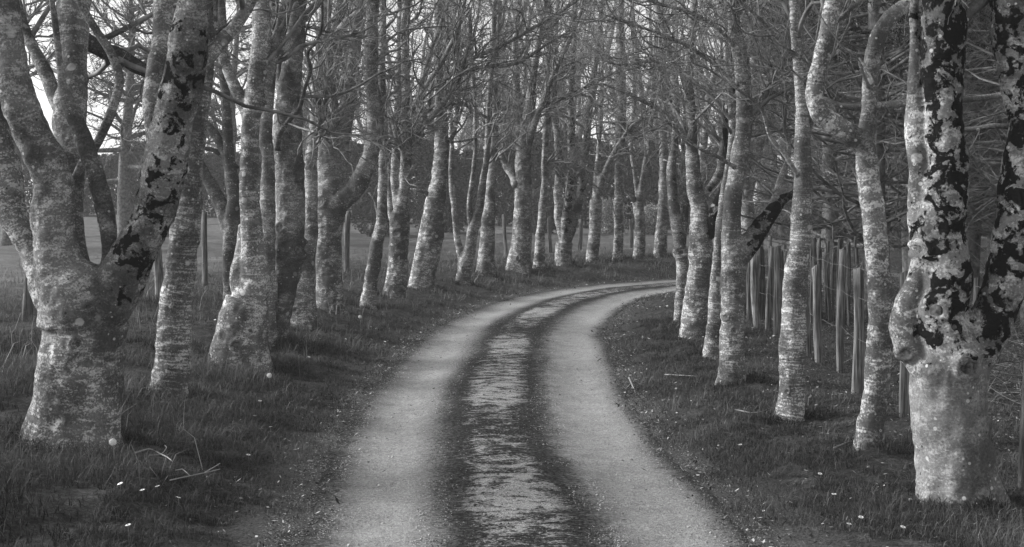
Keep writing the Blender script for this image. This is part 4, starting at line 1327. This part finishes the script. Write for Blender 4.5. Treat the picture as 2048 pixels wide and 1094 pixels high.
def grass():
    rg = np.random.RandomState(61)
    X, Y, Hh, W, TN = [], [], [], [], []
    # field-side verge and the first metres of pasture
    for (y0, y1, n, wmul) in [(4.5, 9.5, 90000, 1.), (9.5, 15, 90000, 1.3), (15, 24, 90000, 1.8), (24, 46, 90000, 2.8)]:
        y = rg.uniform(y0, y1, n); x = rg.uniform(-.45 * y1 - 1, 9 if y1 > 24 else 3, n)
        u = road_side(x, y); off = -u - HALF
        edge = -.04 + .20 * fbm(np.stack([x * 1.5, y * 1.5, 0 * x], -1), 2) + .05 * rg.normal(size=n)
        k = (off > edge) & (off < 9 + 2 * rg.normal(size=n)) & (np.abs(x) < y * .40 + 1.2)
        x, y, off = x[k], y[k], off[k]
        cl = fbm(np.stack([x * 1.7, y * 1.7, 0 * x + 3], -1), 3)
        k = rg.uniform(size=len(x)) < np.clip(.75 + .55 * cl, .15, 1)
        x, y, off, cl = x[k], y[k], off[k], cl[k]
        h = (.050 + .045 * sstep(0, .9, off)) * rg.uniform(.5, 1.5, len(x)) * (1 + 1.0 * cl)
        X.append(x); Y.append(y); Hh.append(np.maximum(h, .02)); W.append(rg.uniform(.0028, .006, len(x)) * wmul)
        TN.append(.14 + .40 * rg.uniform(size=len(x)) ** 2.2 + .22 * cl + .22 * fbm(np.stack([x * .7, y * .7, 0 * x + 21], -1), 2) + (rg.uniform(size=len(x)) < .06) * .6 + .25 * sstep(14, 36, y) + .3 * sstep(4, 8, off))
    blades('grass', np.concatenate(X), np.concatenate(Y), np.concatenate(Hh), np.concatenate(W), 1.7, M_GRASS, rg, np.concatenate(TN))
    # fence-side verge: short, thin and patchy
    X, Y, Hh, W, TN = [], [], [], [], []
    for (y0, y1, n, wmul) in [(5, 10, 130000, 1.), (10, 18, 120000, 1.4), (18, 32, 70000, 2.2)]:
        y = rg.uniform(y0, y1, n); x = rg.uniform(.6, 13, n)
        u = road_side(x, y); off = u - HALF
        edge = .00 + .26 * fbm(np.stack([x * 1.6, y * 1.6, 0 * x], -1), 2) + .06 * rg.normal(size=n)
        k = (off > edge) & (off < 3.2 + .8 * rg.normal(size=n)) & (np.abs(x) < y * .40 + 1.2)
        x, y, off = x[k], y[k], off[k]
        cl = fbm(np.stack([x * 2.1, y * 2.1, 0 * x + 8], -1), 3)
        k = rg.uniform(size=len(x)) < np.clip(.7 + .9 * cl - .16 * (off - 1) + .5 * sstep(9, 6.5, y), .08, 1)
        x, y, off, cl = x[k], y[k], off[k], cl[k]
        h = .055 * rg.uniform(.5, 1.5, len(x)) * (1 + .8 * cl) * (1 + .7 * sstep(9, 6.5, y))
        X.append(x); Y.append(y); Hh.append(np.maximum(h, .015)); W.append(rg.uniform(.0025, .005, len(x)) * wmul)
        TN.append(.22 + .5 * rg.uniform(size=len(x)) ** 2.2 + .15 * cl + (rg.uniform(size=len(x)) < .07) * .7)
    blades('grass', np.concatenate(X), np.concatenate(Y), np.concatenate(Hh), np.concatenate(W), 1.7, M_GRASS, rg, np.concatenate(TN))
    # uncut tufts round the foot of every roadside tree
    X, Y, Hh, W, TN = [], [], [], [], []
    for (bx, by, r, sd) in FEET:
        n = int(2200 if by < 16 else 700)
        a = rg.uniform(0, 2 * np.pi, n); q = r * 1.0 + np.abs(rg.normal(size=n)) * .22
        kk = fbm(np.stack([np.cos(a) * 2 + bx, np.sin(a) * 2 + by, 0 * a], -1), 2) > -.05
        a, q = a[kk], q[kk]; n = len(a)
        X.append(bx + q * np.cos(a)); Y.append(by + q * np.sin(a))
        Hh.append((.10 if sd > 0 else .075) * rg.uniform(.25, 1.5, n) * np.exp(-(q - r) / .5) * (1 + by / 60)); W.append(rg.uniform(.003, .006, n) * (.8 + by / 20))
        TN.append(.08 + .45 * rg.uniform(size=n) ** 2.5)
    blades('grass', np.concatenate(X), np.concatenate(Y), np.concatenate(Hh), np.concatenate(W), 1.6, M_GRASS, rg, np.concatenate(TN))
    # short ragged turf creeping over both edges of the track
    n = 170000
    y = 5 + 15 * rg.uniform(0, 1, n) ** 1.5; i = np.searchsorted(RC[:, 1], y).clip(0, len(RC) - 1)
    off = rg.uniform(-.14, .95, n); sd = np.where(rg.uniform(size=n) < .5, -1., 1.); uu = sd * (HALF + off)
    x = RC[i, 0] + RT[i, 1] * uu; y = y - RT[i, 0] * uu
    cl = fbm(np.stack([x * 2.6, y * 2.6, 0 * x + 15], -1), 3)
    k = (cl > .42 - .9 * (off + .14)) & (np.abs(x) < y * .40 + 1.2)
    x, y, off, cl = x[k], y[k], off[k], cl[k]
    blades('grass', x, y, (.022 + .03 * sstep(-.1, .6, off)) * rg.uniform(.5, 1.6, len(x)) * (1 + .5 * cl), rg.uniform(.0026, .005, len(x)) * (.8 + y / 25), 1.6, M_GRASS, rg,
           .14 + .5 * rg.uniform(size=len(x)) ** 2.2 + .15 * cl)
    # tall dry stalks left standing along the pasture fence and in the verge
    n = 420
    fx = np.concatenate([rg.uniform(-4.9, -3.6, 200), rg.uniform(-6, -1.8, 220)]); fy = np.concatenate([rg.uniform(12, 17, 200), rg.uniform(8, 26, 220)])
    u = road_side(fx, fy); kk = (-u - HALF) > .5
    fx, fy = fx[kk], fy[kk]; n = len(fx)
    blades('grass', fx, fy, rg.uniform(.16, .42, n), rg.uniform(.004, .008, n), .9, M_PALEGRASS, rg, rg.uniform(0, .5, n))
    # low dry growth in ragged tufts on the crown of the track
    n = 260000
    s = rg.uniform(0, 1, n) ** 1.4 * 26 + 4.5
    i = np.searchsorted(RC[:, 1], s).clip(0, len(RC) - 1)
    uu = rg.normal(size=n) * .24
    x = RC[i, 0] + RT[i, 1] * uu + .0; y = s - RT[i, 0] * uu
    m = fbm(np.stack([uu * 4.5, s * 6.0, 0 * s + 2], -1), 3) + .5 * fbm(np.stack([0 * s, s * .4, 0 * s + 5], -1), 2)
    k = (m > .20 + .5 * np.abs(uu)) & (np.abs(uu) < .36)
    x, y, m = x[k], y[k], m[k]
    h = rg.uniform(.006, .022, len(x))
    o = blades('grass', x, y, h, rg.uniform(.003, .007, len(x)) * (.7 + y / 16), 1.3, M_PALEGRASS, rg, 0.15 + .55 * rg.uniform(size=len(x)))
    me = o.data
    co = np.empty(len(me.vertices) * 3, np.float32); me.vertices.foreach_get('co', co); co = co.reshape(-1, 3); co[:, 2] += .040
    me.vertices.foreach_set('co', co.ravel())


grass()


def litter():
    """dead leaves and bark flakes, thick along the track's edges and under the fence-side trees"""
    rg = np.random.RandomState(83)
    n = 230000
    y = 5 + 30 * rg.uniform(0, 1, n) ** 1.6; x = rg.uniform(-3.5, 9, n)
    u = road_side(x, y); off = np.abs(u) - HALF
    w = np.where(u > 0, np.exp(-np.abs(off - .05) / .16) * .9 + .42 * sstep(.3, 2.2, off), np.exp(-np.abs(off - .02) / .16) * .7 + .006)
    w = np.where(off < -.25, .010, w)
    k = rg.uniform(size=n) < w
    x, y, off = x[k], y[k], off[k]; n = len(x)
    z = np.where(off < -.05, .028, ground_z(x, y) + rg.uniform(.005, .03, n))
    az = rg.uniform(0, 6.28, n); s = rg.uniform(.004, .015, n) * (1 + y / 30)
    a = np.stack([np.cos(az), np.sin(az), rg.normal(size=n) * .3], -1) * s[:, None]
    b = np.stack([-np.sin(az), np.cos(az), rg.normal(size=n) * .3], -1) * (s * rg.uniform(.25, .6, n))[:, None]
    c = np.column_stack([x, y, z + .004])
    lift = np.array([0, 0, 1.]) * (s * .35)[:, None]
    V = np.stack([c - a, c + b * .9 + lift * .3, c + a + lift, c - b + lift * .2], 1).reshape(-1, 3)
    bg = Bag(); bg.add(V, np.arange(4 * n).reshape(-1, 4), None, rnd=np.repeat(rg.uniform(0, 1, n) ** 4.5, 4))
    tag(bg.build('leaf_litter', M_LITTER, None, smooth=False), kind='stuff')
    # loose grit on the track
    n = 90000
    y = 5 + 17 * rg.uniform(0, 1, n) ** 1.7
    i = np.searchsorted(RC[:, 1], y).clip(0, len(RC) - 1)
    uu = rg.uniform(-1.38, 1.38, n)
    kp = rg.uniform(size=n) < np.where(np.abs(np.abs(uu) - .79) < .22, .35, np.where(np.abs(uu) < .36, .22, .9))
    y, i, uu = y[kp], i[kp], uu[kp]; n = len(y)
    x = RC[i, 0] + RT[i, 1] * uu; yy = y - RT[i, 0] * uu
    s = rg.uniform(.0018, .0055, n) * (1 + (rg.uniform(size=n) < .02) * 1.2)
    z = .016 - .028 * np.exp(-((np.abs(uu) - .79) / .24) ** 2) + .012 * np.exp(-(uu / .3) ** 2) + s * .2
    c = np.column_stack([x, yy, z])
    o6 = np.array([(1, 0, 0), (-1, 0, 0), (0, 1, 0), (0, -1, 0), (0, 0, .7), (0, 0, -.7)], float)
    V = c[:, None] + o6[None] * (s[:, None] * rg.uniform(.7, 1.3, (n, 3)))[:, None]
    T = np.array([(0, 2, 4), (2, 1, 4), (1, 3, 4), (3, 0, 4), (2, 0, 5), (1, 2, 5), (3, 1, 5), (0, 3, 5)])
    bg = Bag(); bg.add(V.reshape(-1, 3), None, (np.arange(n)[:, None, None] * 6 + T[None]).reshape(-1, 3), rnd=np.repeat(rg.uniform(.05, .75, n) ** 1.7 + .28 * (np.abs(np.abs(uu) - .79) < .3), 6))
    tag(bg.build('gravel', M_LITTER, None, smooth=False), kind='stuff')


litter()


# ---------------------------------------------------------------- flowers and fallen sticks
def dandelion(px, py_head, py_base, label, rg):
    x, y, z = base_point(px, py_base)
    root = empty('dandelion_clock', (x, y, z)); tag(root, label, 'flower', 'dandelions gone to seed')
    h = (py_base - py_head) * y / F
    lx = rg.uniform(-.02, .0)
    st = np.array([(0, 0, -.02), (lx * .2, 0, h * .4), (lx * .7, 0, h * .8), (lx, 0, h)])
    v, q, t = long_tube(st, np.array([.0025, .002, .002, .0018]), 6)
    b = Bag(); b.add(v, q, t); b.build('stem', M_STEM, root)
    n = 160; R = .021
    i = np.arange(n) + .5; ph = np.arccos(1 - 2 * i / n); th = np.pi * (1 + 5 ** .5) * i
    d = np.stack([np.cos(th) * np.sin(ph), np.sin(th) * np.sin(ph), np.cos(ph)], -1)
    c = np.array([lx, 0, h])
    pts = np.stack([c + d * .003, c + d * R * .6, c + d * R], 1)
    v, q = batch_tubes(pts, np.tile([[.0003, .0003, .0003]], (n, 1)), 3)
    b = Bag(); b.add(v, q)
    a = np.cross(d, [.3, .5, .8]); a /= np.linalg.norm(a, axis=1, keepdims=True); e = np.cross(d, a)
    tip = c + d * R * rg.uniform(.85, 1.05, (n, 1)); s = .0028
    V = np.stack([tip + a * s + d * .002, tip + e * s + d * .002, tip - a * s + d * .002, tip - e * s + d * .002], 1).reshape(-1, 3)
    b.add(V, np.arange(4 * n).reshape(-1, 4))
    b.build('seed_head', M_FLUFF, root, smooth=False)


rg = np.random.RandomState(91)
dandelion(231, 888, 940, 'dandelion seed head on a bare stalk in front of the nearest stout trunk', rg)
dandelion(541, 752, 792, 'dandelion seed head in the verge below the bulging split-base tree', rg)
dandelion(722, 634, 662, 'small distant dandelion seed head near the slim S-curved tree', rg)


def daisy(px, py, label, rg, size=.017, hh=.085):
    x, y, z = base_point(px, py)
    root = empty('daisy', (x, y, z)); tag(root, label, 'flower', 'small white flowers in the grass')
    h = hh * rg.uniform(.75, 1.15)
    st = np.array([(0, 0, -.02), (.004, 0, h * .5), (0, 0, h)])
    v, q, t = long_tube(st, np.array([.0015, .0012, .0012]), 5)
    b = Bag(); b.add(v, q, t); b.build('stem', M_STEM, root)
    n = 13; b = Bag(); tl = rg.uniform(-.35, .35, 2)
    for k in range(n):
        a = 2 * np.pi * k / n
        d = np.array([math.cos(a), math.sin(a), 0]); s = np.array([-d[1], d[0], 0])
        L = size * rg.uniform(.85, 1.1)
        pts = [d * .003 - s * .001, d * .003 + s * .001, d * L * .6 + s * .0035 + [0, 0, .003], d * L + [0, 0, .001], d * L * .6 - s * .0035 + [0, 0, .003]]
        pts = np.array(pts); pts[:, 2] += pts[:, 0] * tl[0] + pts[:, 1] * tl[1] + h
        b.add(pts, [(0, 1, 2, 4)], [(4, 2, 3)])
    b.build('petals', M_PETAL, root, smooth=False)
    th = np.linspace(0, 2 * np.pi, 10, endpoint=False)
    V = [(0, 0, h + .005)] + [(math.cos(t) * .005, math.sin(t) * .005, h + .0015) for t in th]
    b = Bag(); b.add(np.array(V), None, [(0, 1 + i, 1 + (i + 1) % 10) for i in range(10)]); b.build('flower_centre', M_STEM, root)


LEFTF = [(240, 994), (285, 1012), (315, 1000), (357, 1022), (497, 944), (541, 881), (520, 824), (528, 694), (640, 692), (618, 734), (692, 694), (743, 694), (770, 697), (256, 1090), (466, 640), (430, 655), (742, 664), (752, 668)]
RIGHTF = [(1352, 786), (1410, 810), (1578, 919), (1612, 953), (1640, 958), (1668, 1004), (1698, 1064), (1770, 961), (1722, 1054), (1525, 870), (1480, 900), (1806, 1068)]
for p in LEFTF: daisy(p[0], p[1], 'small white daisy open in the long grass of the field-side verge', rg)
for p in RIGHTF: daisy(p[0], p[1], 'small white daisy low in the thin turf of the fence-side verge', rg, .016, .035)


def stick(pts, w, label, rg, hz=.03, twigs=(), mat=None, name='fallen_twig'):
    P0 = [base_point(*p) for p in pts]
    x, y, z = P0[0]
    root = tagless = None
    c = np.array(P0); c[:, 2] += hz
    org = np.array([x, y, z])
    k = c[:, 1].mean() / F
    dp, dr = densify(c, np.linspace(1, .5, len(c)) * w * .5 * k, .03)
    v, q, t = long_tube(dp - org, dr, 7)
    b = Bag(); b.add(v, q, t)
    for tw in twigs:
        c2 = np.array([base_point(*p) for p in tw]); c2[:, 2] += hz
        dp, dr = densify(c2, np.linspace(.6, .3, len(c2)) * w * .5 * k, .03)
        v, q, t = long_tube(dp - org, dr, 6); b.add(v, q, t)
    o = b.build(name, mat or M_DEADWOOD, None)
    o.location = org
    tag(o, label, 'twig', 'fallen twigs and sticks')


stick([(272, 935), (300, 932), (322, 938), (335, 945), (345, 953)], 3.5, 'pale forked twig lying in the grass beside the dandelion in front of the stout trunk', rg, .09, [[(300, 940), (322, 938), (333, 926), (330, 920)]])
stick([(340, 992), (380, 984), (412, 977), (440, 970)], 2.6, 'long thin dead stick lying in the grass below the pale forked twig', rg, .09, [[(380, 984), (365, 975), (352, 972)], [(410, 977), (430, 965), (440, 958)]])
stick([(216, 872), (245, 850), (275, 828), (290, 822)], 2.5, 'dark thin twig leaning from the foot of the stout trunk', rg, .08, [], M_TWIG)
stick([(1330, 756), (1362, 757), (1395, 760)], 2.5, 'slim bleached stick lying on the short turf inside the bend', rg, .03)
stick([(1258, 765), (1264, 778), (1268, 787)], 4, 'short pale broken stick on the edge of the gravel at the bend', rg, .04, [[(1262, 775), (1256, 782), (1252, 786)]])
stick([(1110, 968), (1122, 964), (1136, 967)], 3.5, 'short pale stick lying on the dark middle of the track', rg, .05)
stick([(1158, 1076), (1172, 1070), (1185, 1072)], 3.5, 'stubby stick on the track close to the camera', rg, .05)
stick([(1470, 832), (1510, 834), (1545, 826)], 3, 'thin dark stick beside the foot of the banded straight tree', rg, .03, [[(1490, 832), (1500, 818), (1510, 822)]], M_TWIG)
stick([(1668, 908), (1700, 898), (1735, 892), (1765, 888)], 3, 'long thin twig lying at the foot of the elbow-limbed tree', rg, .04)

# ---------------------------------------------------------------- haze, light, camera
def haze():
    x0, x1, y0, y1, z0, z1 = -235, 235, -30, 300, -1.6, 17.5
    V = [(x, y, z) for z in (z0, z1) for y in (y0, y1) for x in (x0, x1)]
    Q = [(0, 2, 3, 1), (4, 5, 7, 6), (0, 1, 5, 4), (2, 6, 7, 3), (0, 4, 6, 2), (1, 3, 7, 5)]
    b = Bag(); b.add(V, Q)
    m = bpy.data.materials.new('haze_air'); m.use_nodes = True
    nt = m.node_tree; nt.nodes.clear()
    out = nt.nodes.new('ShaderNodeOutputMaterial'); vol = nt.nodes.new('ShaderNodeVolumePrincipled')
    vol.inputs['Color'].default_value = (.9, .9, .9, 1); vol.inputs['Density'].default_value = HAZE
    nt.links.new(vol.outputs[0], out.inputs['Volume'])
    tag(b.build('haze', m, None, smooth=False), kind='stuff')


HAZE = .0013
if HAZE: haze()

EL, AZ = math.radians(25), math.radians(-80)     # sun low over the open field, square to the view
world = bpy.data.worlds.new('World'); scene.world = world; world.use_nodes = True
nt = world.node_tree
bg = nt.nodes['Background']
sky = nt.nodes.new('ShaderNodeTexSky'); sky.sky_type = 'NISHITA'; sky.sun_disc = False
sky.sun_elevation = EL; sky.sun_rotation = AZ; sky.dust_density = 1.
bw = nt.nodes.new('ShaderNodeRGBToBW')
nt.links.new(sky.outputs[0], bw.inputs[0]); nt.links.new(bw.outputs[0], bg.inputs[0])
bg.inputs[1].default_value = .15
sl = bpy.data.lights.new('sun', 'SUN'); sl.energy = 3.7; sl.angle = math.radians(32); sl.color = (1, 1, 1)
so = bpy.data.objects.new('sun', sl); COL.objects.link(so)
sd = Vector((math.sin(AZ) * math.cos(EL), math.cos(AZ) * math.cos(EL), math.sin(EL)))
so.rotation_euler = (-sd).to_track_quat('-Z', 'Y').to_euler()
so.location = sd * 60

cam = bpy.data.cameras.new('camera')
cam.lens = 50; cam.sensor_width = 36; cam.shift_y = -(547 - HY) / 2048
cam.clip_end = 1500; cam.clip_start = .1
co = bpy.data.objects.new('camera', cam); COL.objects.link(co)
co.location = (0, 0, H); co.rotation_euler = (math.radians(90), 0, 0)
scene.camera = co
scene.view_settings.view_transform = 'Standard'
scene.view_settings.look = 'None'
scene.view_settings.exposure = 0.85
scene.view_settings.gamma = 1.0
scene.cycles.use_denoising = True
scene.cycles.use_adaptive_sampling = False
scene.cycles.max_bounces = 6
scene.cycles.volume_bounces = 1
